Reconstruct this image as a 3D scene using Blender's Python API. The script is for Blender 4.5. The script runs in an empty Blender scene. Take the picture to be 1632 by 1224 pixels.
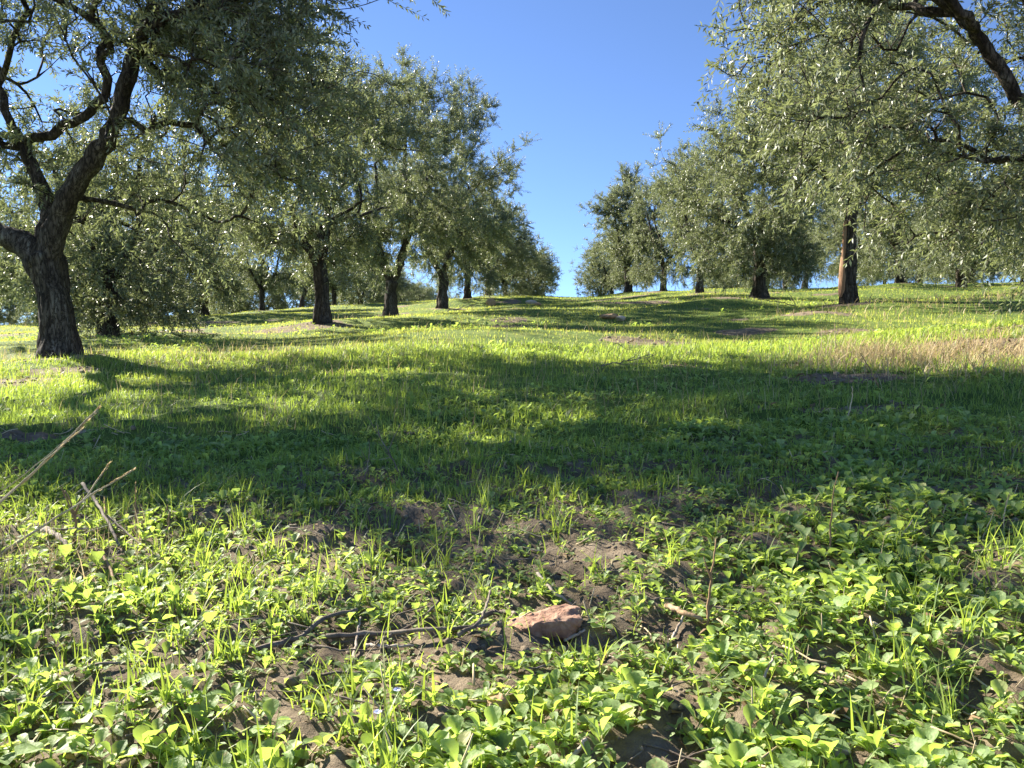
import bpy, math, random
import numpy as np
from mathutils import Vector

R = math.radians
SC = bpy.context.scene
COL = SC.collection
rng = np.random.default_rng(7)
SUN_AZ = -51.0      # degrees clockwise from +Y (negative: to the left)
SUN_EL = 31.7
F = 1270.0          # focal length in photograph pixels
CX, CY = 816.0, 612.0

# ---------------------------------------------------------------- noise
def _hash(ix, iy, seed):
    h = (ix.astype(np.int64) * 374761393 + iy.astype(np.int64) * 668265263 + seed * 974711) & 0x7fffffff
    h = ((h ^ (h >> 13)) * 1274126177) & 0x7fffffff
    h = h ^ (h >> 16)
    return (h & 0xffff) / 65535.0

def noise(x, y, seed=0):
    x = np.asarray(x, float); y = np.asarray(y, float)
    ix = np.floor(x); iy = np.floor(y); fx = x - ix; fy = y - iy
    fx = fx * fx * (3 - 2 * fx); fy = fy * fy * (3 - 2 * fy)
    a = _hash(ix, iy, seed); b = _hash(ix + 1, iy, seed); c = _hash(ix, iy + 1, seed); d = _hash(ix + 1, iy + 1, seed)
    return (a * (1 - fx) + b * fx) * (1 - fy) + (c * (1 - fx) + d * fx) * fy

def sstep(a, b, x):
    t = np.clip((x - a) / (b - a), 0, 1); return t * t * (3 - 2 * t)

# ---------------------------------------------------------------- terrain
ROW = 0.070   # rows run slightly to the right of the view direction
MOUNDS = []   # (x, y, height, radius) filled from the tree list

def slope_profile(Y):
    Y = np.asarray(Y, float)
    a = np.minimum(Y, 44)
    z = -0.5 + 0.118 * a
    t = np.clip(Y - 44, 0, 26)
    z = z + 0.118 * t - (0.135 / 26) * t * t / 2
    z = z - 0.017 * np.clip(Y - 70, 0, 400)
    return z

def ground_z(X, Y):
    X = np.asarray(X, float); Y = np.asarray(Y, float)
    xr = X - ROW * Y
    z = slope_profile(Y)
    z = z + 0.038 * 16 * np.tanh(xr / 16.0) * sstep(-2, 6, Y) + 0.02 * np.clip(xr - 10, 0, 60) * sstep(3, 15, Y)
    z = z - 0.05 * np.clip(-xr - 12, 0, 60) * sstep(5, 20, Y)
    far = sstep(3, 9, Y)
    z = z - 0.17 * np.exp(-((xr - 1.0) / 2.2) ** 2) * far
    z = z + far * 0.42 * (noise(X / 9 + 3, Y / 3.4, 11) - .5) * sstep(60, 20, Y)
    z = z + far * 0.16 * (noise(X / 3.1, Y / 1.7 + 9, 12) - .5) * sstep(60, 20, Y)
    z = z + 0.05 * (noise(X / 0.9, Y / 0.8, 13) - .5)
    for (mx, my, mh, mr) in MOUNDS:
        z = z + mh * np.exp(-(((X - mx) ** 2 + (Y - my) ** 2) / (mr * mr)))
    d = np.sqrt(X * X + Y * Y)
    near = sstep(7, 2.5, d)
    z = z + near * (0.040 * (noise(X / .21, Y / .19, 14) - .5) + 0.030 * (noise(X / .07, Y / .07, 15) - .5)
                    + 0.018 * (noise(X / .026, Y / .026, 16) - .5))
    return z

def gz(x, y): return float(ground_z(np.array([x]), np.array([y]))[0])

def at(u, v):
    """the point of the ground seen at photograph pixel u, v"""
    Y = np.geomspace(0.5, 70, 3000)
    X = (u - CX) / F * Y
    vv = CY - ground_z(X, Y) * F / Y
    k = np.nonzero(vv <= v)[0]
    k = k[0] if len(k) else len(Y) - 1
    return float(X[k]), float(Y[k])

# ---------------------------------------------------------------- trees: where they stand
def on_row(x0, D): return (x0 + ROW * D, D)
TREES = []     # (x, y, variant, scale, rotation, label, group)
# ---------------------------------------------------------------- mesh helpers
def mesh_np(name, V, faces, mats, parent=None, smooth=True, fmat=None, attrs=None, loc=None):
    V = np.asarray(V, np.float32)
    faces = [np.asarray(f, np.int32) for f in faces if len(f)]
    me = bpy.data.meshes.new(name)
    me.vertices.add(len(V)); me.vertices.foreach_set('co', V.ravel())
    nl = sum(f.size for f in faces); nf = sum(len(f) for f in faces)
    me.loops.add(nl); me.polygons.add(nf)
    me.loops.foreach_set('vertex_index', np.concatenate([f.ravel() for f in faces]))
    tot = np.concatenate([np.full(len(f), f.shape[1], np.int32) for f in faces])
    st = np.concatenate([[0], np.cumsum(tot)[:-1]]).astype(np.int32)
    me.polygons.foreach_set('loop_start', st); me.polygons.foreach_set('loop_total', tot)
    if fmat is not None: me.polygons.foreach_set('material_index', np.asarray(fmat, np.int32))
    me.polygons.foreach_set('use_smooth', np.full(nf, smooth, bool))
    for m in (mats if isinstance(mats, (list, tuple)) else [mats]): me.materials.append(m)
    for k, a in (attrs or {}).items():
        at_ = me.attributes.new(k, 'FLOAT', 'POINT'); at_.data.foreach_set('value', np.asarray(a, np.float32))
    me.update(calc_edges=True)
    o = bpy.data.objects.new(name, me); COL.objects.link(o)
    if parent is not None: o.parent = parent
    if loc is not None: o.location = loc
    return o

def thing(name, loc, label, cat, group=None):
    o = bpy.data.objects.new(name, None); COL.objects.link(o)
    o.empty_display_size = .05
    o.location = loc; o['label'] = label; o['category'] = cat
    if group: o['group'] = group
    return o

def tag(o, label, cat, group=None):
    o['label'] = label; o['category'] = cat
    if group: o['group'] = group
    return o

def unit(a): return a / np.maximum(np.linalg.norm(a, axis=-1, keepdims=True), 1e-9)

def tube(P, r, sides=6, ridge=None, cap=True):
    """tapering tube along points P with radii r"""
    P = np.asarray(P, float); r = np.asarray(r, float); n = len(P)
    T = np.gradient(P, axis=0); T = unit(T)
    ref = np.array([1., 0, 0]) if abs(T[0][0]) < .8 else np.array([0, 1., 0])
    N = np.zeros_like(P); N[0] = unit(ref - T[0] * ref.dot(T[0]))
    for i in range(1, n): N[i] = unit(N[i - 1] - T[i] * N[i - 1].dot(T[i]))
    B = np.cross(T, N)
    a = np.arange(sides) / sides * 2 * np.pi
    rr = r[:, None] * np.ones(sides)[None]
    if ridge is not None: rr = rr * ridge(np.arange(n)[:, None] / max(n - 1, 1), a[None, :])
    V = P[:, None] + N[:, None] * (np.cos(a)[None, :, None] * rr[..., None]) + B[:, None] * (np.sin(a)[None, :, None] * rr[..., None])
    V = V.reshape(-1, 3)
    i = np.arange(n - 1)[:, None] * sides; j = np.arange(sides)[None]; jn = (j + 1) % sides
    Q = np.stack([i + j, i + jn, i + sides + jn, i + sides + j], -1).reshape(-1, 4)
    Tq = np.zeros((0, 3), int)
    if cap:
        V = np.vstack([V, P[-1] + T[-1] * r[-1] * .6, P[0] - T[0] * r[0] * .3])
        k = len(V) - 2; e = (n - 1) * sides; j = np.arange(sides); jn = (j + 1) % sides
        Tq = np.vstack([np.stack([e + j, e + jn, np.full(sides, k)], -1), np.stack([jn, j, np.full(sides, k + 1)], -1)])
    return V, Q, Tq

class Bag:
    def __init__(s): s.V = []; s.F = {3: [], 4: []}; s.n = 0; s.M = {3: [], 4: []}
    def add(s, V, *Fs, mat=0):
        for f in Fs:
            if len(f):
                s.F[f.shape[1]].append(f + s.n); s.M[f.shape[1]].append(np.full(len(f), mat))
        s.V.append(V); s.n += len(V)
    def build(s, name, mats, parent=None, **k):
        fs = [np.vstack(s.F[n]) for n in (4, 3) if s.F[n]]
        fm = np.concatenate([np.concatenate(s.M[n]) for n in (4, 3) if s.F[n]])
        return mesh_np(name, np.vstack(s.V), fs, mats, parent, fmat=fm, **k)

# ---------------------------------------------------------------- materials
def newmat(name):
    m = bpy.data.materials.new(name); m.use_nodes = True
    nt = m.node_tree; nt.nodes.clear()
    return m, nt, nt.nodes, nt.links

def ramp(N, stops, interp='LINEAR'):
    r = N.new('ShaderNodeValToRGB'); r.color_ramp.interpolation = interp
    e = r.color_ramp.elements
    while len(e) < len(stops): e.new(0.5)
    for k, (p, c) in enumerate(stops): e[k].position = p; e[k].color = (*c, 1)
    return r

def leaf_mat(name, tops, back=None, trans=(.3, .5, .05), tfac=.4, rough=.45, spec=.5, mottle=0):
    """thin leaf: front and underside colours, light passing through"""
    m, nt, N, L = newmat(name)
    geo = N.new('ShaderNodeNewGeometry')
    rp = ramp(N, tops); L.new(geo.outputs['Random Per Island'], rp.inputs[0])
    col = rp.outputs[0]
    if mottle:
        tc = N.new('ShaderNodeTexCoord'); nz = N.new('ShaderNodeTexNoise'); nz.inputs['Scale'].default_value = mottle; nz.inputs['Detail'].default_value = 4
        L.new(tc.outputs['Object'], nz.inputs[0]); mm = N.new('ShaderNodeMapRange'); mm.inputs[1].default_value = .3; mm.inputs[2].default_value = .7
        mm.inputs[3].default_value = .7; mm.inputs[4].default_value = 1.3; L.new(nz.outputs[0], mm.inputs[0])
        hv = N.new('ShaderNodeHueSaturation'); L.new(mm.outputs[0], hv.inputs['Value']); L.new(col, hv.inputs['Color']); col = hv.outputs[0]
        n2 = N.new('ShaderNodeTexNoise'); n2.inputs['Scale'].default_value = mottle * .45; n2.inputs['Detail'].default_value = 5; L.new(tc.outputs['Object'], n2.inputs[0])
        m2 = N.new('ShaderNodeMapRange'); m2.inputs[1].default_value = .63; m2.inputs[2].default_value = .70; m2.inputs[4].default_value = .8; L.new(n2.outputs[0], m2.inputs[0])
        bl = N.new('ShaderNodeMix'); bl.data_type = 'RGBA'; bl.inputs[7].default_value = (.30, .24, .10, 1); L.new(m2.outputs[0], bl.inputs[0]); L.new(col, bl.inputs[6]); col = bl.outputs[2]
    if back:
        mx = N.new('ShaderNodeMix'); mx.data_type = 'RGBA'
        rb = ramp(N, back); L.new(geo.outputs['Random Per Island'], rb.inputs[0])
        L.new(geo.outputs['Backfacing'], mx.inputs[0]); L.new(col, mx.inputs[6]); L.new(rb.outputs[0], mx.inputs[7])
        col = mx.outputs[2]
    p = N.new('ShaderNodeBsdfPrincipled'); p.inputs['Roughness'].default_value = rough
    p.inputs['Specular IOR Level'].default_value = spec
    L.new(col, p.inputs['Base Color'])
    if mottle:
        bp = N.new('ShaderNodeBump'); bp.inputs['Strength'].default_value = .5; bp.inputs['Distance'].default_value = .002
        L.new(nz.outputs[0], bp.inputs['Height']); L.new(bp.outputs[0], p.inputs['Normal'])
    t = N.new('ShaderNodeBsdfTranslucent')
    hs = N.new('ShaderNodeHueSaturation'); hs.inputs['Color'].default_value = (*trans, 1)
    mr = N.new('ShaderNodeMapRange'); mr.inputs[3].default_value = .65; mr.inputs[4].default_value = 1.25
    L.new(geo.outputs['Random Per Island'], mr.inputs[0]); L.new(mr.outputs[0], hs.inputs['Value'])
    L.new(hs.outputs[0], t.inputs[0])
    s = N.new('ShaderNodeMixShader'); s.inputs[0].default_value = tfac
    L.new(p.outputs[0], s.inputs[1]); L.new(t.outputs[0], s.inputs[2])
    o = N.new('ShaderNodeOutputMaterial'); L.new(s.outputs[0], o.inputs[0])
    return m

def rough_mat(name, stops, scale=8, stretch=(1, 1, 1), bump=.5, dist=.02, rough=.9, detail=8):
    m, nt, N, L = newmat(name)
    tc = N.new('ShaderNodeTexCoord'); mp = N.new('ShaderNodeMapping'); mp.inputs['Scale'].default_value = stretch
    L.new(tc.outputs['Object'], mp.inputs[0])
    n1 = N.new('ShaderNodeTexNoise'); n1.inputs['Scale'].default_value = scale; n1.inputs['Detail'].default_value = detail
    n1.inputs['Roughness'].default_value = .65
    L.new(mp.outputs[0], n1.inputs[0])
    rp = ramp(N, stops); L.new(n1.outputs[0], rp.inputs[0])
    p = N.new('ShaderNodeBsdfPrincipled'); p.inputs['Roughness'].default_value = rough
    p.inputs['Specular IOR Level'].default_value = .25
    L.new(rp.outputs[0], p.inputs['Base Color'])
    b = N.new('ShaderNodeBump'); b.inputs['Strength'].default_value = bump; b.inputs['Distance'].default_value = dist
    L.new(n1.outputs[0], b.inputs['Height']); L.new(b.outputs[0], p.inputs['Normal'])
    o = N.new('ShaderNodeOutputMaterial'); L.new(p.outputs[0], o.inputs[0])
    return m

M_OLIVE = leaf_mat('olive_leaf', [(0, (.068, .090, .050)), (.5, (.115, .142, .082)), (.85, (.17, .195, .115)), (1, (.27, .25, .11))],
                   [(0, (.22, .25, .18)), (1, (.36, .39, .29))], trans=(.26, .30, .11), tfac=.32, rough=.46, spec=.5)
def bark_mat():
    m, nt, N, L = newmat('olive_bark')
    tc = N.new('ShaderNodeTexCoord')
    def nz(scale, st, det=8, ro=.6):
        mp = N.new('ShaderNodeMapping'); mp.inputs['Scale'].default_value = st; L.new(tc.outputs['Object'], mp.inputs[0])
        n = N.new('ShaderNodeTexNoise'); n.inputs['Scale'].default_value = scale; n.inputs['Detail'].default_value = det; n.inputs['Roughness'].default_value = ro
        n.inputs['Distortion'].default_value = .6; L.new(mp.outputs[0], n.inputs[0]); return n
    a, c, d = nz(7, (1, 1, .3)), nz(34, (1, 1, .22), 6, .7), nz(95, (1, 1, .6), 4)
    v = N.new('ShaderNodeTexVoronoi'); v.feature = 'DISTANCE_TO_EDGE'; v.inputs['Scale'].default_value = 30
    mp = N.new('ShaderNodeMapping'); mp.inputs['Scale'].default_value = (1, 1, .2); L.new(tc.outputs['Object'], mp.inputs[0])
    ad = N.new('ShaderNodeVectorMath'); ad.operation = 'MULTIPLY_ADD'; ad.inputs[1].default_value = (.08, .08, .08); L.new(c.outputs['Color'], ad.inputs[0]); L.new(mp.outputs[0], ad.inputs[2]); L.new(ad.outputs[0], v.inputs[0])
    fis = N.new('ShaderNodeMapRange'); fis.inputs[2].default_value = .12; L.new(v.outputs['Distance'], fis.inputs[0])
    mul = N.new('ShaderNodeMath'); mul.operation = 'MULTIPLY_ADD'; mul.inputs[1].default_value = .45; L.new(c.outputs[0], mul.inputs[0]); 
    h2 = N.new('ShaderNodeMath'); h2.operation = 'MULTIPLY'; h2.inputs[1].default_value = .55; L.new(a.outputs[0], h2.inputs[0]); L.new(h2.outputs[0], mul.inputs[2])
    rp = ramp(N, [(.36, (.026, .021, .017)), (.48, (.070, .056, .044)), (.56, (.13, .11, .088)), (.66, (.24, .22, .185))]); L.new(mul.outputs[0], rp.inputs[0])
    dk = N.new('ShaderNodeMix'); dk.data_type = 'RGBA'; dk.inputs[6].default_value = (.022, .017, .013, 1); L.new(fis.outputs[0], dk.inputs[0]); L.new(rp.outputs[0], dk.inputs[7])
    p = N.new('ShaderNodeBsdfPrincipled'); p.inputs['Roughness'].default_value = .95; p.inputs['Specular IOR Level'].default_value = .15; L.new(dk.outputs[2], p.inputs['Base Color'])
    prev = None
    for src, st, ds in ((a.outputs[0], .8, .04), (fis.outputs[0], .7, .012), (c.outputs[0], .8, .012), (d.outputs[0], .7, .004)):
        b = N.new('ShaderNodeBump'); b.inputs['Strength'].default_value = st; b.inputs['Distance'].default_value = ds; L.new(src, b.inputs['Height'])
        if prev: L.new(prev.outputs[0], b.inputs['Normal'])
        prev = b
    L.new(prev.outputs[0], p.inputs['Normal'])
    o = N.new('ShaderNodeOutputMaterial'); L.new(p.outputs[0], o.inputs[0]); return m
M_BARK = bark_mat()
M_TWIG = rough_mat('olive_twig', [(.3, (.09, .075, .055)), (.7, (.20, .18, .14))], 20, bump=.2, dist=.005)
M_BARE = rough_mat('bare_wood', [(.3, (.14, .075, .045)), (.5, (.26, .15, .085)), (.7, (.38, .26, .17))], 14, (1, 1, .12), .7, .012)
M_FRUIT = rough_mat('olive_fruit', [(.3, (.012, .008, .018)), (.7, (.03, .02, .03))], 5, bump=.05, rough=.35)
M_DEADLEAF = rough_mat('dead_leaf', [(.3, (.10, .06, .03)), (.7, (.26, .18, .10))], 30, bump=.3, dist=.004)
M_STRAW = rough_mat('straw', [(.3, (.36, .27, .15)), (.6, (.58, .47, .29)), (.8, (.68, .60, .43))], 12, bump=.2, dist=.003, rough=.7)
M_BROWNSTALK = rough_mat('brown_stalk', [(.3, (.16, .09, .045)), (.6, (.34, .22, .11)), (.8, (.42, .30, .17))], 25, bump=.4, dist=.004, rough=.8)
M_STICK = rough_mat('stick_bark', [(.3, (.07, .05, .04)), (.5, (.16, .13, .10)), (.7, (.28, .24, .19))], 30, (1, 1, .5), .6, .006)
M_PALESTICK = rough_mat('pale_stick', [(.3, (.18, .13, .09)), (.5, (.38, .31, .24)), (.7, (.56, .49, .40))], 60, bump=.4, dist=.004)
M_REDROCK = rough_mat('red_sandstone', [(.3, (.14, .075, .05)), (.5, (.29, .165, .11)), (.72, (.39, .27, .19))], 45, bump=.9, dist=.006)
M_TANROCK = rough_mat('tan_rock', [(.3, (.20, .12, .06)), (.5, (.36, .24, .13)), (.72, (.46, .34, .22))], 20, bump=.7, dist=.01)
M_PALEROCK = rough_mat('pale_rock', [(.3, (.34, .28, .22)), (.7, (.56, .50, .42))], 12, bump=.7, dist=.01)
M_GREYROCK = rough_mat('grey_rock', [(.3, (.16, .14, .12)), (.7, (.34, .31, .27))], 12, bump=.7, dist=.01)
M_CLOD = rough_mat('soil_clod', [(.3, (.10, .076, .05)), (.5, (.21, .165, .11)), (.72, (.34, .28, .20))], 40, bump=.8, dist=.008)
M_WEED = leaf_mat('weed_leaf', [(0, (.14, .21, .075)), (.5, (.22, .31, .12)), (.9, (.32, .40, .17)), (1, (.42, .39, .17))],
                  [(0, (.22, .30, .15)), (1, (.33, .41, .22))], trans=(.56, .74, .11), tfac=.46, rough=.55, spec=.3, mottle=230)
M_GRASS = leaf_mat('grass_blade', [(0, (.10, .17, .036)), (.6, (.17, .25, .06)), (.93, (.26, .32, .09)), (1, (.46, .41, .20))],
                   trans=(.46, .60, .07), tfac=.45, rough=.5, spec=.35)
M_FARGRASS = leaf_mat('short_turf', [(0, (.15, .21, .045)), (.6, (.25, .32, .07)), (.93, (.34, .37, .11)), (1, (.46, .41, .20))],
                   trans=(.60, .64, .10), tfac=.48, rough=.6, spec=.25)
M_DRYGRASS = leaf_mat('dry_grass', [(0, (.30, .22, .11)), (.6, (.48, .38, .21)), (1, (.60, .50, .32))], trans=(.55, .42, .22), tfac=.35, rough=.6, spec=.2)
M_PETAL = leaf_mat('petal', [(0, (.45, .5, .85)), (1, (.7, .72, .95))], trans=(.5, .5, .9), tfac=.3)

def ground_mat():
    m, nt, N, L = newmat('soil_and_turf')
    tc = N.new('ShaderNodeTexCoord')
    def nz(scale, detail=6, rough=.6):
        n = N.new('ShaderNodeTexNoise'); n.inputs['Scale'].default_value = scale; n.inputs['Detail'].default_value = detail
        n.inputs['Roughness'].default_value = rough; L.new(tc.outputs['Object'], n.inputs[0]); return n
    a = nz(14, 10, .7); soil = ramp(N, [(.25, (.085, .064, .043)), (.5, (.20, .155, .105)), (.68, (.31, .25, .175)), (.8, (.40, .34, .25))])
    L.new(a.outputs[0], soil.inputs[0])
    b = nz(3.2, 8, .65); turf = ramp(N, [(.3, (.060, .095, .020)), (.5, (.11, .165, .032)), (.7, (.19, .22, .055))])
    L.new(b.outputs[0], turf.inputs[0])
    at_ = N.new('ShaderNodeAttribute'); at_.attribute_name = 'turf'
    c = nz(1.6, 9, .75)
    add = N.new('ShaderNodeMath'); add.operation = 'ADD'; L.new(at_.outputs['Fac'], add.inputs[0])
    mr = N.new('ShaderNodeMapRange'); mr.inputs[1].default_value = .3; mr.inputs[2].default_value = .7; mr.inputs[3].default_value = -.3; mr.inputs[4].default_value = .3
    L.new(c.outputs[0], mr.inputs[0]); L.new(mr.outputs[0], add.inputs[1])
    cr = N.new('ShaderNodeMapRange'); cr.inputs[1].default_value = .40; cr.inputs[2].default_value = .60; L.new(add.outputs[0], cr.inputs[0])
    mx = N.new('ShaderNodeMix'); mx.data_type = 'RGBA'
    L.new(cr.outputs[0], mx.inputs[0]); L.new(soil.outputs[0], mx.inputs[6]); L.new(turf.outputs[0], mx.inputs[7])
    p = N.new('ShaderNodeBsdfPrincipled'); p.inputs['Roughness'].default_value = .95; p.inputs['Specular IOR Level'].default_value = .15
    L.new(mx.outputs[2], p.inputs['Base Color'])
    e = nz(60, 6, .7)
    bp = N.new('ShaderNodeBump'); bp.inputs['Strength'].default_value = .9; bp.inputs['Distance'].default_value = .012
    L.new(e.outputs[0], bp.inputs['Height'])
    bp2 = N.new('ShaderNodeBump'); bp2.inputs['Strength'].default_value = .6; bp2.inputs['Distance'].default_value = .05
    L.new(a.outputs[0], bp2.inputs['Height']); L.new(bp.outputs[0], bp2.inputs['Normal']); L.new(bp2.outputs[0], p.inputs['Normal'])
    o = N.new('ShaderNodeOutputMaterial'); L.new(p.outputs[0], o.inputs[0])
    return m
M_GROUND = ground_mat()

# ---------------------------------------------------------------- leaves (vectorised)
def rhomb_leaves(P, U, Nrm, Ln, Wd, bend=.15):
    S = unit(np.cross(Nrm, U)); Nn = np.cross(U, S)
    Ln = Ln[:, None]; Wd = Wd[:, None]
    a = P; b = P + U * Ln * .5 + S * Wd * .5 + Nn * Ln * .04; c = P + U * Ln - Nn * Ln * bend; d = P + U * Ln * .5 - S * Wd * .5 + Nn * Ln * .04
    V = np.stack([a, d, c, b], 1).reshape(-1, 3)
    k = np.arange(len(P))[:, None] * 4
    return V, k + np.array([[0, 1, 2, 3]])

def broad_leaves(P, U, Nrm, Ln, Wd, curl, prof, fold=.25, nseg=6, wav=0.0):
    """shaped leaf strips, three vertices across, narrow petiole first"""
    n = len(P)
    q0 = np.linspace(0, 1, nseg + 1); t = np.interp(q0, [0, .2, .55, .85, 1], [0, .26, .66, .955, 1.0])
    pr = np.interp(t, [0, .18, .28, .42, .56, .70, .82, .91, .965, 1.0], prof)
    S = unit(np.cross(Nrm, U)); Nn = np.cross(U, S)
    Lc = Ln[:, None, None]; W = Wd[:, None, None]; c = curl[:, None, None]; tt = t[None, :, None]
    C = P[:, None] + U[:, None] * Lc * (tt - .25 * np.abs(c) * tt ** 2) - Nn[:, None] * Lc * c * tt ** 2
    e = S[:, None] * W * .5 * pr[None, :, None]
    up = Nn[:, None] * W * fold * pr[None, :, None]
    if wav: up = up + Nn[:, None] * W * wav * (np.sin(tt * 14 + np.arange(n)[:, None, None] * 2.1))
    V = np.stack([C + e + up, C, C - e + up * (1 if not wav else .7)], 2).reshape(-1, 3)
    base = np.arange(n)[:, None] * (nseg + 1) * 3
    q = []
    for s in range(nseg):
        for k in (0, 1): q.append([s * 3 + k, s * 3 + k + 1, s * 3 + k + 4, s * 3 + k + 3])
    q = np.array(q)
    return V, (base[:, :, None] + q[None]).reshape(-1, 4)

def blades(P, h, w, az, lean, nseg=3):
    n = len(P); D = np.stack([np.cos(az), np.sin(az), np.zeros(n)], 1); fa = az + rng.uniform(.8, 2.3, n)
    S = np.stack([np.cos(fa), np.sin(fa), np.zeros(n)], 1)
    t = np.linspace(0, 1, nseg + 1)
    rows = []
    for k, tk in enumerate(t):
        c = P + D * (h * lean * tk ** 1.8)[:, None] + np.array([0, 0, 1]) * (h * (tk - .28 * lean * tk ** 2))[:, None]
        wk = (w * .5 * (1 - tk ** 2.0))[:, None]
        if k < nseg: rows += [c - S * wk, c + S * wk]
        else: rows += [c]
    V = np.stack(rows, 1); m = V.shape[1]; V = V.reshape(-1, 3)
    b = np.arange(n)[:, None] * m
    q = np.array([[2 * k, 2 * k + 1, 2 * k + 3, 2 * k + 2] for k in range(nseg - 1)]) if nseg > 1 else None
    fs = []
    if q is not None: fs.append((b[:, :, None] + q[None]).reshape(-1, 4))
    k = 2 * (nseg - 1); fs.append(b + np.array([[k, k + 1, k + 2]]))
    return V, fs

# ---------------------------------------------------------------- olive tree builder
def sph(rg, n):
    v = rg.normal(size=(n, 3)); return unit(v)

def smooth_path(pts, step=.12):
    """Catmull-Rom through (x,y,z,r)"""
    P = np.array(pts, float); P = np.vstack([2 * P[0] - P[1], P, 2 * P[-1] - P[-2]])
    out = []
    for i in range(1, len(P) - 2):
        n = max(2, int(np.linalg.norm(P[i + 1][:3] - P[i][:3]) / step))
        for k in range(n):
            t = k / n
            out.append(.5 * (2 * P[i] + (P[i + 1] - P[i - 1]) * t + (2 * P[i - 1] - 5 * P[i] + 4 * P[i + 1] - P[i + 2]) * t * t
                             + (3 * P[i] - P[i - 1] - 3 * P[i + 1] + P[i + 2]) * t ** 3))
    out.append(P[-2]); return np.array(out)

def make_tree(seed, trunk, limbs, centre, radii, K=30, per=14, sig=.32, n_tw=1500, m_leaf=28, leaf=(.08, .02), tw_len=(.16, .45),
              shoots=(), skirt=.5, low=.9, blobs=None, fruit=0, ridge_amp=.13, flare=.5, twins=None, upright=.35, thick=1.0, olive_mat=None,
              ring=None):
    rg = np.random.default_rng(seed)
    centre = np.array(centre, float); radii = np.array(radii, float)
    pos = []; par = []; rmin = []; lid = []; chains = []
    def add(p, pa, r, l): pos.append(np.array(p, float)); par.append(pa); rmin.append(r); lid.append(l); return len(pos) - 1
    tp = smooth_path(trunk, .045); ch = []
    for p in tp: ch.append(add(p[:3], ch[-1] if ch else -1, p[3], -1))
    chains.append((ch, -1, 'trunk')); fork = ch[-1]
    main = []
    for li, lb in enumerate(limbs):
        # an entry is (start, points); start None = fork, else (limb index, fraction)
        start, pts = lb
        if start is None: s = ch[-max(1, 2 + li % 2)]
        else: c0 = main[start[0]][0]; s = c0[int(start[1] * (len(c0) - 1))]
        owner = li if start is None else main[start[0]][1]
        q = np.vstack([[*pos[s], pts[0][3] * 1.08], pts]); lp = smooth_path(q, .07)
        c = [s]
        wob = rg.normal(size=(len(lp), 3)) * .012
        for k, p in enumerate(lp[1:]): c.append(add(p[:3] + wob[k], c[-1], p[3], owner))
        main.append((c, owner)); chains.append((c, owner, 'limb'))
    # targets
    T = []
    if blobs is None:
        blobs = []
        for k in range(K):
            d = sph(rg, 1)[0]; d[2] = d[2] * .9 + .1
            f = rg.uniform(.45, 1.0) ** .6
            c = centre + d * radii * f
            if c[2] < low and rg.random() > skirt: c[2] = low + rg.uniform(0, .6)
            blobs.append((*c, sig * rg.uniform(.75, 1.35)))
        if ring:
            for k in range(ring[0]):
                a = 6.283 * k / ring[0] + rg.normal() * .2; rr = ring[1] * rg.uniform(.8, 1.15)
                blobs.append((centre[0] + math.cos(a) * rr, centre[1] + math.sin(a) * rr, ring[2] * rg.uniform(.8, 1.25), sig * .85))
    for b in blobs:
        T.append(np.array(b[:3]) + rg.normal(size=(per, 3)) * b[3] * np.array([1, 1, .85]))
    T = np.vstack(T)
    T = T[T[:, 2] > .28]
    fk = pos[fork]
    T = T[np.argsort(np.linalg.norm(T - fk, axis=1))]
    nT = len(T); cap = len(pos) + nT * 14 + 3000
    A = np.zeros((cap, 3)); A[:len(pos)] = np.array(pos); n = len(pos)
    allow = np.zeros(cap, bool); allow[len(ch) - 4:n] = True
    PD = np.zeros(cap); PD[:n] = np.linalg.norm(A[:n] - fk, axis=1)   # path distance
    ends = []
    def attach(p):
        nonlocal n
        d = np.linalg.norm(A[:n] - p, axis=1) + .25 * PD[:n] * .5
        d[~allow[:n]] = 1e9
        s = int(np.argmin(d)); q = A[s]; Lg = np.linalg.norm(p - q)
        if Lg < .06: return
        k = max(2, int(Lg / .13))
        pd = A[s] - A[par[s]] if par[s] >= 0 else np.array([0, 0, 1.])
        ctrl = q + unit(pd) * Lg * .3 + np.array([0, 0, .12 * Lg]) + rg.normal(size=3) * .06 * Lg + (p - q) * .2
        c = [s]
        for t in np.linspace(0, 1, k + 1)[1:]:
            x = (1 - t) ** 2 * q + 2 * t * (1 - t) * ctrl + t * t * p
            i = add(x, c[-1], 0, lid[s]); A[n] = x; allow[n] = True; PD[n] = PD[s] + Lg * t; n += 1; c.append(i)
        chains.append((c, lid[s], 'br')); ends.append(c)
    for p in T: attach(p)
    for (sx, sy, sz, ex, ey, ez) in shoots:      # tall upright shoots standing out of the crown
        p = np.array([ex, ey, ez]); q0 = np.array([sx, sy, sz])
        d = np.linalg.norm(A[:n] - q0, axis=1); d[~allow[:n]] = 1e9; s = int(np.argmin(d)); q = A[s]
        Lg = np.linalg.norm(p - q); k = max(3, int(Lg / .1)); c = [s]
        ctrl = q0 + (p - q0) * .3 + rg.normal(size=3) * .05
        for t in np.linspace(0, 1, k + 1)[1:]:
            x = (1 - t) ** 2 * q + 2 * t * (1 - t) * ctrl + t * t * p
            i = add(x, c[-1], 0, lid[s]); A[n] = x; allow[n] = True; n += 1; c.append(i)
        chains.append((c, lid[s], 'br')); ends.append(c)
        for f in rg.uniform(.25, 1.0, 9): attach(q + (p - q) * f + rg.normal(size=3) * .2 * (1.1 - .5 * f))
    par_a = np.array(par); cnt = np.zeros(n)
    tips = np.ones(n, bool); tips[par_a[par_a >= 0]] = False; cnt[tips] = 1
    for i in range(n - 1, 0, -1):
        if par_a[i] >= 0: cnt[par_a[i]] += cnt[i]
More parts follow.
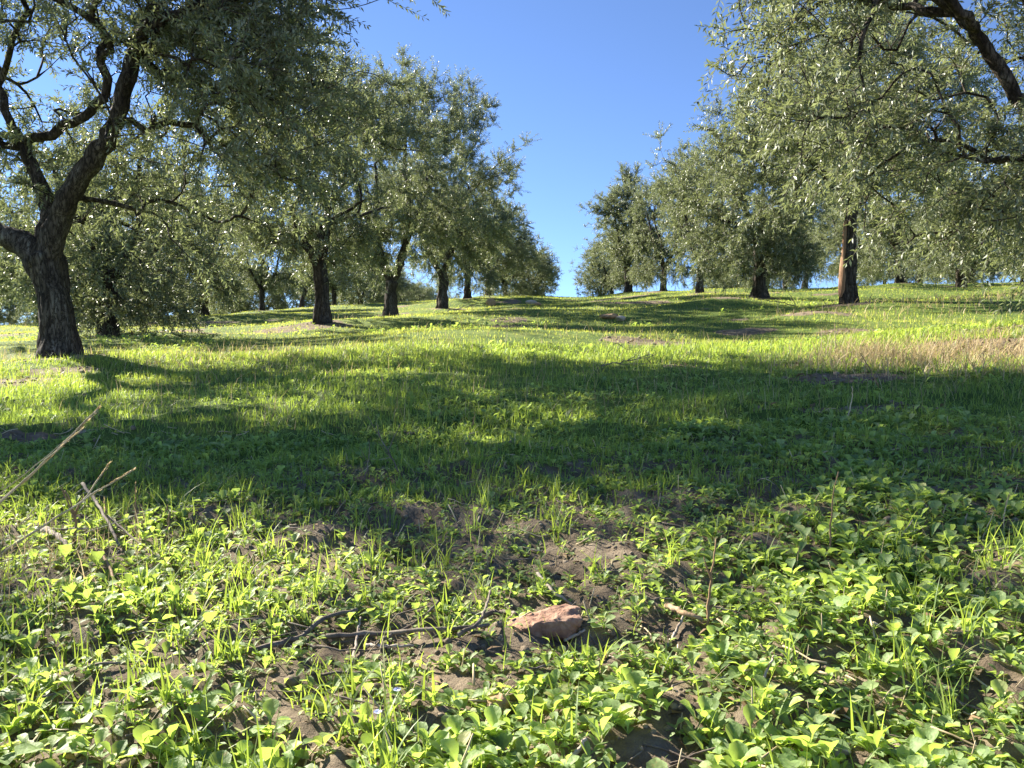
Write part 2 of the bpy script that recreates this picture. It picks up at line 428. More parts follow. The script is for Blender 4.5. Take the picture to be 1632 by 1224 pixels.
    rad = .0046 * thick * np.power(np.maximum(cnt, 1), .50)
    rad = np.maximum(np.array(rmin), np.minimum(rad, .05))
    # wood
    bags = {}
    ph = rg.uniform(0, 6, 8)
    def ridge(t, a):
        return (1 + ridge_amp * (.55 * np.sin(3 * a + ph[0] + 2.2 * t) + .45 * np.sin(5 * a + ph[1] - 3.1 * t) + .35 * np.sin(9 * a + ph[2] + 4 * t) + .2 * np.sin(14 * a + ph[3] + 19 * t))
                + .05 * np.sin(17 * t + ph[4]) + .34 * (noise(np.cos(a) * 1.5 + 5 + 0 * t, np.sin(a) * 1.5 + t * 6 + 40, seed) - .5)
                + .16 * (noise(np.cos(a) * 4 + 15 + 0 * t, np.sin(a) * 4 + t * 15 + 40, seed) - .5)) * (1 + flare * np.exp(-t * 9) * (1 + .35 * np.sin(4 * a + ph[6])))
    def ridge2(t, a): return 1 + .30 * (noise(np.cos(a) * 1.5 + 5 + 0 * t, np.sin(a) * 1.5 + t * 9 + 40, seed) - .5) + .12 * (noise(np.cos(a) * 4 + 5 + 0 * t, np.sin(a) * 4 + t * 30 + 40, seed) - .5) + .07 * np.sin(3 * a + ph[0] + 5 * t) + .05 * np.sin(23 * t + a + ph[1]) + .04 * np.sin(41 * t + 2 * a)
    for c, l, kind in chains:
        P = A[c]; r = rad[c].copy()
        b = bags.setdefault(l, Bag())
        if kind == 'trunk':
            if twins:
                for (ox, oy, sc) in twins:
                    Q = P + np.array([ox, oy, 0]) * (1 - .75 * np.linspace(0, 1, len(P)))[:, None] ** 1.3
                    b.add(*tube(Q, r * sc, 24, ridge))
            else: b.add(*tube(P, r, 44, ridge))
        elif kind == 'limb':
            r[0] = r[1] * 1.05
            b.add(*tube(P, r, 18, ridge2))
        else:
            r[0] = min(r[0], r[1] * 1.3)
            b.add(*tube(P, r, 7 if r[1] > .02 else (5 if r[1] > .009 else 3), None, cap=False))
    # twigs
    cand = []
    for c in ends:
        for k, i in enumerate(c[1:]):
            if rad[i] < .022: cand.append((i, par_a[i])); 
        cand += [(c[-1], c[-2])] * 3
    cand = np.array(cand); pick = cand[rg.integers(0, len(cand), n_tw)]
    B = A[pick[:, 0]]; D0 = unit(B - A[pick[:, 1]])
    out = unit(B - centre - np.array([0, 0, -radii[2] * .25]))
    hrel = (B[:, 2] - centre[2]) / radii[2]
    D = unit(D0 * .45 + sph(rg, n_tw) * 1.15 + out * .45 + np.array([0, 0, 1.]) * (.25 + upright * np.clip(hrel, -.4, 1))[:, None])
    Lt = rg.uniform(*tw_len, n_tw) * (1 + .25 * np.clip(hrel, 0, 1))
    droop = np.clip(.20 - .30 * hrel, .0, .5) * rg.uniform(.4, 1.3, n_tw)
    def tw(t): # t (k,) -> (n,k,3)
        return B[:, None] + D[:, None] * (Lt[:, None] * t[None])[..., None] + np.array([0, 0, -1.]) * (Lt[:, None] * droop[:, None] * t[None] ** 2)[..., None] * .8
    ts = np.linspace(0, 1, 5); TP = tw(ts)
    TT = unit(np.gradient(TP, axis=1)); sd = unit(np.cross(TT, np.array([.3, .2, 1.]))); up = np.cross(sd, TT)
    rr = (.0032 * thick * (1 - .7 * ts))[None, :, None]
    ring = np.stack([TP + sd * rr, TP + (-.5 * sd + .87 * up) * rr, TP + (-.5 * sd - .87 * up) * rr], 2)
    V = ring.reshape(-1, 3); q = []
    for s in range(4):
        for k in range(3): q.append([s * 3 + k, s * 3 + (k + 1) % 3, s * 3 + 3 + (k + 1) % 3, s * 3 + 3 + k])
    FQ = ((np.arange(n_tw) * 15)[:, None, None] + np.array(q)[None]).reshape(-1, 4)
    crown = Bag(); crown.add(V, FQ, mat=1)
    # leaves in opposite pairs
    m = m_leaf // 2; t = (np.arange(m) + 1) / m * .97 + .03
    LP = tw(t); e = 1e-2; LT = unit(tw(t) - tw(t - e))
    phi = rg.uniform(0, 6.28, (n_tw, 1)) + np.arange(m)[None] * 1.57 + rg.normal(size=(n_tw, m)) * .25
    a1 = unit(np.cross(LT, np.array([.13, .21, .97]))); a2 = np.cross(LT, a1)
    side = a1 * np.cos(phi)[..., None] + a2 * np.sin(phi)[..., None]
    Ps, Us = [], []
    for sg in (1, -1):
        Us.append(unit(LT * .7 + side * sg * .8 + rg.normal(size=LT.shape) * .24)); Ps.append(LP)
    P = np.concatenate([x.reshape(-1, 3) for x in Ps]); U = np.concatenate([x.reshape(-1, 3) for x in Us])
    keep = rg.random(len(P)) < .93; P = P[keep]; U = U[keep]
    Nn = unit(rg.normal(size=P.shape) * .6 + np.array([0, 0, 1.]))
    nl = len(P)
    V, Fq = rhomb_leaves(P, U, Nn, rg.uniform(.75, 1.15, nl) * leaf[0], rg.uniform(.8, 1.2, nl) * leaf[1])
    crown.add(V, Fq, mat=0)
    if fruit:
        g = rg.integers(0, n_tw, fruit); k = rg.integers(0, m, fruit)
        C = LP[g, k] + np.array([0, 0, -.018]) + rg.normal(size=(fruit, 3)) * .006
        oct_ = np.array([[1, 0, 0], [-1, 0, 0], [0, 1, 0], [0, -1, 0], [0, 0, 1.3], [0, 0, -1.3], [.6, .6, .8], [-.6, .6, .8], [.6, -.6, .8], [-.6, -.6, .8],
                         [.6, .6, -.8], [-.6, .6, -.8], [.6, -.6, -.8], [-.6, -.6, -.8]]) * .0085
        f = []
        for sz, ap, rw in ((1, 4, (6, 7, 9, 8)), (-1, 5, (10, 11, 13, 12))):
            ax = {(6, 7): 2, (7, 9): 1, (9, 8): 3, (8, 6): 0, (10, 11): 2, (11, 13): 1, (13, 12): 3, (12, 10): 0}
            for i in range(4):
                p_, q_ = rw[i], rw[(i + 1) % 4]; f += [[ap, p_, q_], [ax[(p_, q_)], q_, p_]]
        for p_, q_, e_ in ((6, 10, 2), (7, 11, 2), (7, 11, 1), (9, 13, 1), (9, 13, 3), (8, 12, 3), (8, 12, 0), (6, 10, 0)): f.append([p_, q_, e_])
        V = (C[:, None] + oct_[None]).reshape(-1, 3)
        crown.add(V, ((np.arange(fruit) * 14)[:, None, None] + np.array(f)[None]).reshape(-1, 3), mat=2)
    return bags, crown

def link_tree(made, name, loc, label, group=None, cat='olive tree', extra=None):
    bags, crown = made
    root = thing(name, loc, label, cat, group)
    for l in sorted(bags):
        bags[l].build('trunk' if l < 0 else 'branch', [M_BARK], root)
    crown.build('crown', [M_OLIVE, M_TWIG, M_FRUIT], root)
    if extra: extra(root)
    return root

def copy_tree(root, loc, rz, sc, label, group):
    c = root.copy(); COL.objects.link(c)
    c.location = loc; c.rotation_euler = (0, 0, rz); c.scale = sc if hasattr(sc, '__len__') else (sc,) * 3
    c['label'] = label
    if group: c['group'] = group
    for ch in list(root.children):
        d = ch.copy(); COL.objects.link(d); d.parent = c
    return c

def auto_tree(seed, H=4.6, Rr=1.9, fork=1.15, r0=.15, lean=(0, 0), nl=3, **k):
    rg = random.Random(seed)
    lx, ly = lean
    tr = [(0, 0, -.15, r0 * 1.25), (lx * .1, ly * .1, fork * .3, r0), (lx * .5 + rg.uniform(-.03, .03), ly * .5, fork * .7, r0 * .92), (lx, ly, fork, r0 * .95)]
    limbs = []
    a0 = rg.uniform(0, 6.28)
    for i in range(nl):
        a = a0 + i * 6.283 / nl + rg.uniform(-.35, .35); rr = Rr * rg.uniform(.35, .55); zt = H * rg.uniform(.62, .78)
        p = []
        for t in (.2, .5, .8, 1.0):
            p.append((lx + math.cos(a + .25 * math.sin(5 * t)) * rr * (1.15 * t ** .8), ly + math.sin(a + .25 * math.sin(5 * t)) * rr * (1.15 * t ** .8),
                      fork + (zt - fork) * t ** 1.15, r0 * (.62 - .42 * t)))
        limbs.append((None, p))
        b = a + rg.choice([-1, 1]) * rg.uniform(.6, 1.1)
        limbs.append(((len(limbs) - 1, .45), [(lx + math.cos(b) * rr * 1.1, ly + math.sin(b) * rr * 1.1, fork + (zt - fork) * .55, r0 * .22),
                                     (lx + math.cos(b) * rr * 1.5, ly + math.sin(b) * rr * 1.5, fork + (zt - fork) * .62, r0 * .06)]))
    cz = k.pop('cz', H * .58)
    return make_tree(seed, tr, limbs, (lx, ly, cz), (Rr, Rr, H - cz), **k)

# ================================================================ LAYOUT
P_L1 = (-4.20, 7.4); P_R1 = (5.24, 6.3); P_R2 = (5.98, 14.1)
WORD = ['first', 'second', 'third', 'fourth', 'fifth', 'sixth', 'seventh', 'eighth', 'ninth', 'tenth', 'eleventh', 'twelfth']
def at_u(u, D): return ((u - CX) / F * D, D)
# (x, y, variant, (sx, sy, sz), rotation, label, group)
GA = 'olive trees in the row of the forked trunk'
GB = 'olive trees in the row of the split trunk'
def T(p, v, s, rz, label, g): TREES.append((p[0], p[1], v, s if hasattr(s, '__len__') else (s, s, s), rz, label, g))
T(at_u(515, 15.6), 'A', 1.0, 0.0, 'dark single-trunk olive with weeping twigs, next uphill of the forked trunk', GA)
T(at_u(622, 21.5), 'B', 1.0, 0.0, 'high bushy olive with a low bare side limb and flared foot, third in its row', GA)
T(at_u(705, 28.0), 'C', (1.08, 1.08, 1.08), 0.0, 'tallest olive with thin upright shoots above its crown, suckers at its foot', GA)
T(at_u(745, 38.0), 'E', (1.0, 1.0, .98), 1.1, 'broad olive just uphill of the tall one with upright shoots', GA)
T(at_u(777, 46.0), 'A', (1.15, 1.15, 1.06), 2.6, 'olive beside the dark boulder, sixth in the forked trunk\'s row', GA)
T(at_u(805, 53.5), 'E', (1.0, 1.0, .92), 4.0, 'small-looking olive near the hill crest, second to last in the forked trunk\'s row', GA)
T(at_u(832, 61.0), 'D', (1.1, 1.1, 1.1), 1.9, 'last olive on the crest at the top of the forked trunk\'s row', GA)
T(at_u(858, 70.0), 'A', (1.0, 1.0, 1.0), .9, 'olive barely showing over the crest where the forked trunk\'s row ends', GA)

T(at_u(1210, 20.8), 'D', (.98, .98, 1.0), .4, 'olive with a short thick trunk and hanging skirt, next uphill of the split trunk', GB)
T(at_u(1115, 29.5), 'A', (.92, .92, 1.02), 3.6, 'rounded green olive with a short dark stem, third in the split trunk\'s row', GB)
T(at_u(1058, 37.5), 'E', (.85, .85, .95), 5.2, 'olive with a pale trunk, fourth in the split trunk\'s row', GB)
T(at_u(1000, 41.0), 'S', (1.0, 1.0, 1.0), 0, 'lean olive with a ragged top and one long branch reaching over the aisle', GB)
T(at_u(1003, 48.5), 'D', (1.0, 1.0, 1.0), 2.2, 'low olive behind the ragged-topped lean one', GB)
T(at_u(975, 57.0), 'A', (.95, .95, .95), 5.0, 'olive on the crest, second to last in the split trunk\'s row', GB)
T(at_u(958, 66.0), 'D', (.9, .9, .95), .3, 'last olive on the crest in the split trunk\'s row', GB)

T(at_u(172, 12.6), 'G', (1, 1, 1), .6, 'yellowish olive with foliage hanging to the ground just behind the forked trunk', None)
_rr = random.Random(5)
def rowk(side, k, x0, D0, n, sp, skip=()):
    where = 'forked' if side < 0 else 'split'
    g = 'olive trees in the %s row beyond the %s trunk\'s row' % (WORD[k - 1], where)
    cnt = 0
    for i in range(n):
        D = D0 + i * sp + _rr.uniform(-.7, .7); x = x0 + ROW * D + _rr.uniform(-.4, .4)
        v = _rr.choice(['A', 'D', 'E', 'H', 'A', 'D']); s = _rr.uniform(.88, 1.12); sz = s * _rr.uniform(.92, 1.08); rz = _rr.uniform(0, 6.28)
        if i in skip: continue
        look = {'A': 'weeping', 'D': 'low round', 'E': 'broad', 'H': 'leaning slender'}[v]
        T((x, D), v, (s, s, sz), rz, '%s olive tree, %s counting uphill in the %s row beyond the %s trunk\'s row' % (look, WORD[cnt], WORD[k - 1], where), g)
        cnt += 1
rowk(-1, 1, -14.6, 26.6, 11, 6.0)
rowk(-1, 2, -24.0, 33, 9, 6.3)
rowk(-1, 3, -33.5, 44, 6, 6.6)
rowk(-1, 4, -43.0, 52, 5, 6.6)
rowk(-1, 5, -52.0, 64, 3, 7.0)
rowk(1, 1, 14.6, 22.5, 10, 6.2)
rowk(1, 2, 24.2, 34, 6, 6.8)
rowk(1, 3, 33.8, 46, 4, 7)

for (x, y) in (P_L1, P_R1, P_R2): MOUNDS.append((x, y, .10, 1.1))
for t in TREES:
    if t[1] < 50: MOUNDS.append((t[0], t[1], .13, 1.2))
_x, _y = at_u(1300, 12.0); MOUNDS.append((_x, _y, .14, .8))
_x, _y = at_u(1150, 17.5); MOUNDS.append((_x, _y, .14, .9))
MOUNDS.append((3.6, 6.6, .10, 1.6))

# the height of the soil at the main trunks, as the slope of the real grove has it
for (u, v, D) in ((98, 568, 7.4), (515, 512, 15.6), (622, 506, 21.5), (705, 493, 28), (745, 479, 38), (777, 471, 46), (1355, 484, 14.1), (1210, 477, 20.8), (1115, 470, 29.5),
                  (1058, 463, 37.5), (905, 486, 24), (905, 500, 17), (900, 520, 11.5), (1560, 462, 22.5), (250, 512, 26), (60, 530, 19)):
    x, y = at_u(u, D); dz = (CY - v) * D / F - gz(x, y); rad_ = .16 * D + .8
    MOUNDS.append((x, y, max(-.5, min(.5, dz)), rad_))
# patches of bare soil: (x, y, rx, ry)
SOIL = [(x, y, .62, .6) for (x, y, h, r) in MOUNDS if y < 50 and h in (.10, .13, .14) and r < 1.5]
def soil_px(u, v, rx, ry):
    x, y = at(u, v); SOIL.append((x, y, rx, ry))
for a in ((10, 610, .55, .35), (90, 592, .4, .2), (1035, 545, .5, .35), (1190, 528, .5, .3), (1330, 603, .35, .28), (1090, 585, .18, .2), (1600, 552, .7, .5),
          (1250, 583, .12, .15), (740, 493, 1.0, .6), (330, 515, 1.2, .5), (1380, 655, .5, .12), (60, 695, .3, .06), (520, 840, .08, .02),
          (850, 835, .22, .035), (950, 880, .14, .07), (720, 1100, .13, .03), (1130, 1120, .09, .06), (1280, 1060, .07, .04), (1040, 1200, .08, .05),
          (640, 1045, .17, .045), (520, 1030, .08, .04), (760, 1020, .10, .05), (860, 1020, .15, .06), (1060, 1010, .06, .04), (480, 1200, .05, .03)): soil_px(*a)

def bare(X, Y):
    """1 where the soil is bare, 0 where plants stand"""
    b = np.zeros_like(np.asarray(X, float))
    wx = (noise(X / .35, Y / .35, 31) - .5) * .5; wy = (noise(X / .3 + 7, Y / .3, 32) - .5) * .5
    b = .75 * sstep(.74, .86, noise(X / 1.3 + 20, Y / .8, 35)) * sstep(4, 6, Y)
    for (x, y, rx, ry) in SOIL:
        d = np.sqrt(((X - x) / rx + wx) ** 2 + ((Y - y) / ry + wy) ** 2)
        b = np.maximum(b, sstep(1.15, .55, d))
    return b

def turf(X, Y):
    t = sstep(1.9, 3.0, Y + .5 * (noise(X / .8, Y / .6, 33) - .5))
    t = t * (1 - .9 * bare(X, Y))
    return t

# ---------------------------------------------------------------- ground sheet
def build_ground():
    rad = [0.0, .12]
    while rad[-1] < 420: rad.append(rad[-1] * (1.0115 if rad[-1] < 80 else 1.04) + .0015)
    rad = np.array(rad[1:])
    front = np.linspace(-46, 46, 400); back = np.linspace(46, 314, 80)[1:-1]
    ang = np.radians(np.concatenate([front, back])); na = len(ang)
    X = rad[:, None] * np.sin(ang)[None]; Y = rad[:, None] * np.cos(ang)[None]
    Z = ground_z(X, Y)
    V = np.stack([X, Y, Z], -1).reshape(-1, 3); tf = turf(X.ravel(), Y.ravel())
    nr = len(rad); i = np.arange(nr - 1)[:, None] * na; j = np.arange(na)[None]; jn = (j + 1) % na
    Q = np.stack([i + j, i + jn, i + na + jn, i + na + j], -1).reshape(-1, 4)[:, ::-1]
    V = np.vstack([V, [[0, 0, gz(0, 0)]]]); tf = np.append(tf, 0.)
    c = len(V) - 1; Tq = np.stack([np.full(na, c), (np.arange(na) + 1) % na, np.arange(na)], -1)
    o = mesh_np('ground', V, [Q, Tq], M_GROUND, attrs={'turf': tf})
    o['kind'] = 'structure'; o['label'] = 'brown soil and green turf rising to the crest of the grove'
build_ground()

# ---------------------------------------------------------------- heroes
def build_L1():
    tr = [(.03, 0, -.25, .22), (0, 0, .05, .165), (-.02, 0, .38, .142), (-.09, 0, .68, .14), (-.15, 0, .92, .165)]
    limbs = [
        (None, [(-.33, .05, 1.02, .115), (-.63, .12, 1.15, .10), (-.95, .2, 1.45, .088), (-1.25, .3, 1.95, .075), (-1.5, .35, 2.6, .065), (-1.7, .3, 3.3, .04)]),
        (None, [(-.19, .10, 1.12, .08), (-.19, .16, 1.42, .072), (-.33, .22, 1.68, .066), (-.47, .3, 1.93, .058), (-.75, .4, 2.4, .04), (-.9, .5, 3.0, .025)]),
        (None, [(-.04, -.03, 1.06, .11), (.07, -.08, 1.30, .095), (.25, -.14, 1.58, .087), (.40, -.18, 1.76, .082), (.60, -.22, 2.06, .077), (.76, -.28, 2.37, .072),
                (.84, -.32, 2.70, .066), (1.0, -.36, 3.02, .058), (1.2, -.4, 3.4, .058), (1.35, -.4, 3.9, .04)]),
        ((1, .62), [(-.26, .2, 2.10, .036), (-.02, .12, 2.19, .032), (.2, .05, 2.24, .027), (.42, 0, 2.42, .02)]),
        ((1, .60), [(-.7, .3, 2.05, .03), (-1.0, .2, 2.3, .022), (-1.15, .1, 2.7, .015)]),
        ((2, .72), [(1.05, -.6, 2.75, .05), (1.45, -.75, 2.85, .04), (1.95, -.8, 2.95, .028)]),
        ((2, .62), [(1.0, .1, 2.6, .045), (1.4, .5, 2.7, .035), (1.9, .8, 2.7, .022)]),
        ((2, .2), [(.0, .2, 1.5, .03), (-.05, .35, 1.75, .024), (.1, .6, 2.1, .018)]),
        ((0, .5), [(-1.3, -.5, 2.1, .055), (-1.35, -.9, 2.6, .04), (-1.3, -1.2, 3.1, .025)]),
    ]
    rg = np.random.default_rng(21); bl = []
    while len(bl) < 72:
        d = sph(rg, 1)[0]; f = rg.uniform(.12, 1) ** .45
        x, y, z = .15 + d[0] * 2.5 * f, d[1] * 2.35 * f, 3.15 + d[2] * 2.0 * f
        if z < 1.25: continue
        if y < .25 and -1.1 < x < 1.05 and z < 2.75: continue          # keeps the fork in view
        if .8 < x < 1.5 and 1.4 < z < 2.35: continue                     # the hole full of sky
        if x < .8 and z < 1.7: continue
        if x < 1.2 and y < -.8 and z < 2.5: continue
        if x < .9 and z < 3.2 and rg.random() < .35: continue
        if y > 1.0 and z > 3.1 and x > -.4: continue
        if y < -1.45 and z > 2.5: continue
        bl.append((x, y, z, rg.uniform(.25, .42)))
    for q in np.linspace(0, 1, 9): bl.append((-.3 + 1.5 * q, -1.02 + rg.normal() * .10, 3.45 + rg.normal() * .10, .23))  # clumps added above the view to cast shade on the right near ground
    for q in np.linspace(0, 1, 9): bl.append((-.85 + 1.15 * q, -2.05 + rg.normal() * .08, 2.25 + rg.normal() * .08, .18))  # unseen bough added beyond the left edge, only for its shadow
    for x, y, z in ((2.0, -.7, 2.2), (1.7, -.3, 1.95), (2.3, -.2, 2.0), (1.9, .4, 1.8), (1.5, .8, 1.75), (2.3, .6, 2.5), (2.5, -.4, 2.9), (2.2, -.8, 2.75), (1.7, -.9, 2.6),
                    (2.0, -.4, 3.3), (2.6, -.7, 3.0), (1.6, -.6, 3.0), (2.2, 0, 2.6), (1.5, 0, 3.1)):
        bl.append((x, y, z, .3))
    bl = [(min(x, 2.1 if z > 2.5 else 2.4), y, z, r) for x, y, z, r in bl]
    return make_tree(21, tr, limbs, (.15, 0, 3.0), (2.6, 2.5, 2.1), per=15, n_tw=6200, m_leaf=24, leaf=(.062, .0165), tw_len=(.16, .42), blobs=bl, fruit=500, flare=.18,
                     ridge_amp=.15)
x, y = P_L1
link_tree(build_L1(), 'olive_tree', (x, y, gz(x, y)), 'massive dark olive whose thick trunk forks low into three limbs', GA)

def build_R1():
    tr = [(.1, 0, -.2, .24), (.05, 0, .1, .19), (0, 0, .45, .17), (-.08, 0, .8, .19)]
    limbs = [
        (None, [(-.38, -.05, .98, .10), (-.75, -.12, 1.14, .074), (-1.1, -.2, 1.36, .062), (-1.35, -.25, 1.60, .053), (-1.6, -.28, 1.93, .045), (-1.85, -.25, 2.28, .038), (-2.2, -.2, 2.55, .035)]),
        (None, [(.25, .1, 1.2, .09), (.75, .3, 1.7, .05), (1.2, .5, 2.4, .03), (1.2, .6, 3.1, .04)]),
        (None, [(-.05, .3, 1.2, .07), (-.1, .7, 1.7, .04), (-.15, 1.0, 2.4, .028), (-.5, 1.1, 3.2, .025)]),
        ((0, .55), [(-1.30, -.3, 1.8, .032), (-1.38, -.4, 2.2, .026), (-1.3, -.6, 2.8, .018)]),
        ((0, .8), [(-1.9, -.5, 2.1, .035), (-2.4, -.75, 2.3, .026), (-2.75, -.8, 2.05, .018), (-2.85, -.8, 1.7, .013)]),
        ((0, .85), [(-2.1, .1, 2.5, .03), (-2.5, .4, 2.7, .022), (-3.0, .5, 2.5, .015)]),
        ((0, .3), [(-.8, -.6, 1.2, .05), (-.9, -1.1, 1.5, .035), (-1.0, -1.5, 1.9, .022)]),
    ]
    rg = np.random.default_rng(33); bl = []
    while len(bl) < 74:
        d = sph(rg, 1)[0]; f = rg.uniform(.1, 1) ** .45
        x, y, z = -.3 + d[0] * 2.75 * f, d[1] * 2.0 * f, 2.7 + d[2] * 2.1 * f
        if z < .62: continue
        # lower edge climbs towards the aisle
        if z < 1.0 + np.clip((-x - 1.4) * .75, 0, 1.6) and x < -1.4: continue
        if x < -1.7 and z > 3.7: continue
        if -2.75 < x < -2.3 and 1.65 < z < 2.25: continue
        if y < -.1 and abs(x - (-1.0 - (z - 1.3) * .7)) < .38 and z < 2.3: continue     # the limb shows here
        bl.append((x, y, z, rg.uniform(.24, .38)))
    for p in ((-1.9, -.5, 1.25), (-1.5, -.7, 1.0), (-1.2, -.9, .8), (-1.6, .1, .8), (-.9, -.6, .7), (-2.2, 0, 1.5), (-1.4, -.3, 1.15), (-.8, .2, .75), (-2.0, .3, 1.3), 
              (-2.9, -.3, 2.4), (-2.85, .2, 2.7), (-2.4, .3, 3.0), (-2.0, -.3, 3.1), (-1.8, -.7, 2.1), (-2.9, -.75, 1.75), (-3.1, -.4, 2.15), (-3.0, .1, 1.7), (-2.95, .5, 2.4), (-3.15, 0, 2.6), (-2.9, -.4, 1.45), (-2.6, .3, 1.55),
              (-2.8, -.8, 2.3), (-2.45, -.5, 2.55), (-1.35, -.65, 2.7), (-2.5, .5, 2.9)):
        bl.append((*p, .24))
    return make_tree(33, tr, limbs, (-.3, 0, 2.6), (2.8, 2.1, 2.2), per=14, n_tw=4700, m_leaf=24, leaf=(.064, .0165), tw_len=(.16, .42), blobs=bl, fruit=250, skirt=1)
x, y = P_R1
link_tree(build_R1(), 'olive_tree', (x, y, gz(x, y)), 'silvery olive whose hanging boughs cover the corner beside the split trunk', GB)

def build_R2():
    tr = [(.02, 0, -.2, .125), (0, 0, .1, .108), (-.01, 0, .6, .10), (.02, 0, 1.1, .092), (.04, 0, 1.62, .085)]
    limbs = [
        (None, [(-.03, 0, 1.85, .085), (-.3, .05, 2.15, .07), (-.7, .1, 2.6, .05), (-1.1, .2, 3.1, .03)]),
        (None, [(.12, .02, 1.95, .07), (.2, .1, 2.4, .055), (.4, .4, 3.1, .035)]),
        (None, [(.3, -.05, 1.9, .055), (.8, -.2, 2.3, .045), (1.3, -.3, 2.6, .03)]),
    ]
    rg = np.random.default_rng(9); bl = []
    while len(bl) < 52:
        d = sph(rg, 1)[0]; f = rg.uniform(.2, 1) ** .5; x, y, z = d[0] * 2.1 * f, d[1] * 1.9 * f, 3.0 + d[2] * 1.6 * f
        if math.hypot(x, y) < 1.1 and z < 2.55: continue
        if z < 1.75: continue
        bl.append((x, y, z, rg.uniform(.25, .4)))
    return make_tree(44, tr, limbs, (0, 0, 3.0), (2.15, 1.9, 1.6), blobs=bl, per=13, n_tw=3600, m_leaf=26, leaf=(.072, .019), tw_len=(.25, .5),
                     twins=((-.085, 0, .92), (.085, .05, .78)), flare=.25, ridge_amp=.16, low=2.05, skirt=0)
x, y = P_R2
def bare_strip(root):
    # reddish wood laid bare along one side of the stem, standing 4 mm proud of the bark
    pts = []
    n = 22
    V = []; 
    for i in range(n):
        t = i / (n - 1); z = .10 + 1.35 * t
        cx_ = -.085 * (1 - .75 * ((z + .2) / 1.82)) ** 1.0 + .02 * t; r = .125 - .030 * t
        wid = (.62 - .30 * t) * (.75 + .25 * math.sin(7 * t)) * min(1, (1 - t) * 5 + .15) * min(1, t * 8 + .2)
        for k in range(9):
            a = math.pi * 1.14 + (k / 8 - .5) * 2 * wid
            rr = r + (.030 if 0 < k < 8 else -.03) + .004 * math.sin(k * 2.1 + z * 9)
            V.append((cx_ + math.cos(a) * rr, math.sin(a) * rr, z))
    i = np.arange(n - 1)[:, None] * 9; j = np.arange(8)[None]
    Q = np.stack([i + j, i + j + 1, i + 9 + j + 1, i + 9 + j], -1).reshape(-1, 4)
    o = mesh_np('bare_wood', V, [Q], M_BARE, root)
    o['label'] = 'strip of reddish bare wood where the bark has peeled away'
link_tree(build_R2(), 'olive_tree', (x, y, gz(x, y)), 'slender olive on a split double trunk with reddish bare wood', GB, extra=bare_strip)

# ---------------------------------------------------------------- the kinds of tree that repeat
def kinds():
    K = {}
    K['A'] = auto_tree(101, H=4.75, Rr=1.95, fork=1.15, r0=.14, lean=(-.08, 0), K=46, per=12, n_tw=4200, m_leaf=26, leaf=(.068, .0195), low=.85, skirt=.95)
    K['B'] = auto_tree(102, H=6.3, Rr=2.25, fork=.95, r0=.16, lean=(.05, 0), nl=4, K=54, per=12, n_tw=4900, m_leaf=26, leaf=(.071, .020), low=.9, skirt=.9,
                       shoots=((.3, 0, 5.6, .35, -.1, 7.0), (-.3, .1, 5.6, -.2, 0, 6.7), (.8, 0, 5.2, .9, 0, 6.3)))
    K['C'] = auto_tree(103, H=5.6, Rr=2.0, fork=1.15, r0=.16, nl=3, K=48, per=12, n_tw=4600, m_leaf=26, leaf=(.075, .021), low=.75, skirt=.95,
                       shoots=((.5, 0, 5.0, .65, 0, 7.5), (.6, .1, 5.2, 1.0, 0, 7.0), (1.0, 0, 5.0, 1.5, 0, 6.5), (.4, 0, 5.2, .35, .1, 6.9), (1.3, 0, 4.4, 2.7, -.2, 5.3), (1.3, .2, 4.1, 2.4, .1, 4.6), (.9, .1, 5.2, 1.25, .1, 6.7)))
    K['D'] = auto_tree(104, H=4.5, Rr=2.0, fork=1.0, r0=.17, K=48, per=12, n_tw=4200, m_leaf=26, leaf=(.073, .021), low=.45, skirt=1.0, ring=(10, 1.35, 1.0))
    K['E'] = auto_tree(105, H=5.3, Rr=2.25, fork=1.2, r0=.15, nl=4, K=48, per=12, n_tw=4100, m_leaf=26, leaf=(.079, .022), low=.35, skirt=1.0, ring=(10, 1.4, .95))
    K['G'] = auto_tree(106, H=3.7, Rr=1.5, fork=.9, r0=.12, K=36, per=12, n_tw=2500, m_leaf=24, leaf=(.07, .021), low=.2, skirt=1.0, cz=1.7, ring=(12, .85, .6))
    K['H'] = auto_tree(107, H=5.0, Rr=1.7, fork=1.5, r0=.13, lean=(.7, .1), K=38, per=12, n_tw=2700, m_leaf=24, leaf=(.09, .026), low=.9, skirt=.9)
    K['S'] = auto_tree(108, H=5.6, Rr=1.25, fork=1.2, r0=.14, K=34, per=12, n_tw=2600, m_leaf=24, leaf=(.09, .026), low=.7, skirt=.9,
                       shoots=((-.5, 0, 3.6, -2.3, 0, 4.3), (-.5, 0, 3.9, -1.9, .1, 4.5), (-.2, 0, 5.2, -.3, 0, 6.3), (.3, 0, 5.2, .5, 0, 6.3), (0, 0, 5.2, .1, .1, 6.1)))
    return K
KINDS = kinds(); FIRST = {}
for (x, y, v, s, rz, label, g) in TREES:
    z = gz(x, y)
    if v not in FIRST:
        FIRST[v] = link_tree(KINDS[v], 'olive_tree', (x, y, z), label, g)
        FIRST[v].scale = s; FIRST[v].rotation_euler = (0, 0, rz)
    else:
        copy_tree(FIRST[v], (x, y, z), rz, s, label, g)

# ================================================================ GROUND COVER
def stuff(o, label, name=None):
    o['kind'] = 'stuff'; o['label'] = label; return o

def frustum_points(n, y0, y1, k=.74, pad=.35, power=0.0):
    """n points between y0 and y1, a little wider than the view, denser near by 'power'"""
    Y = []
    yy = np.linspace(y0, y1, 4000); w = (k * yy + pad) * yy ** (-power); c = np.cumsum(w); c /= c[-1]
    Y = np.interp(rng.random(n), c, yy)
    X = (rng.random(n) * 2 - 1) * (k * Y + pad)
    return X, Y

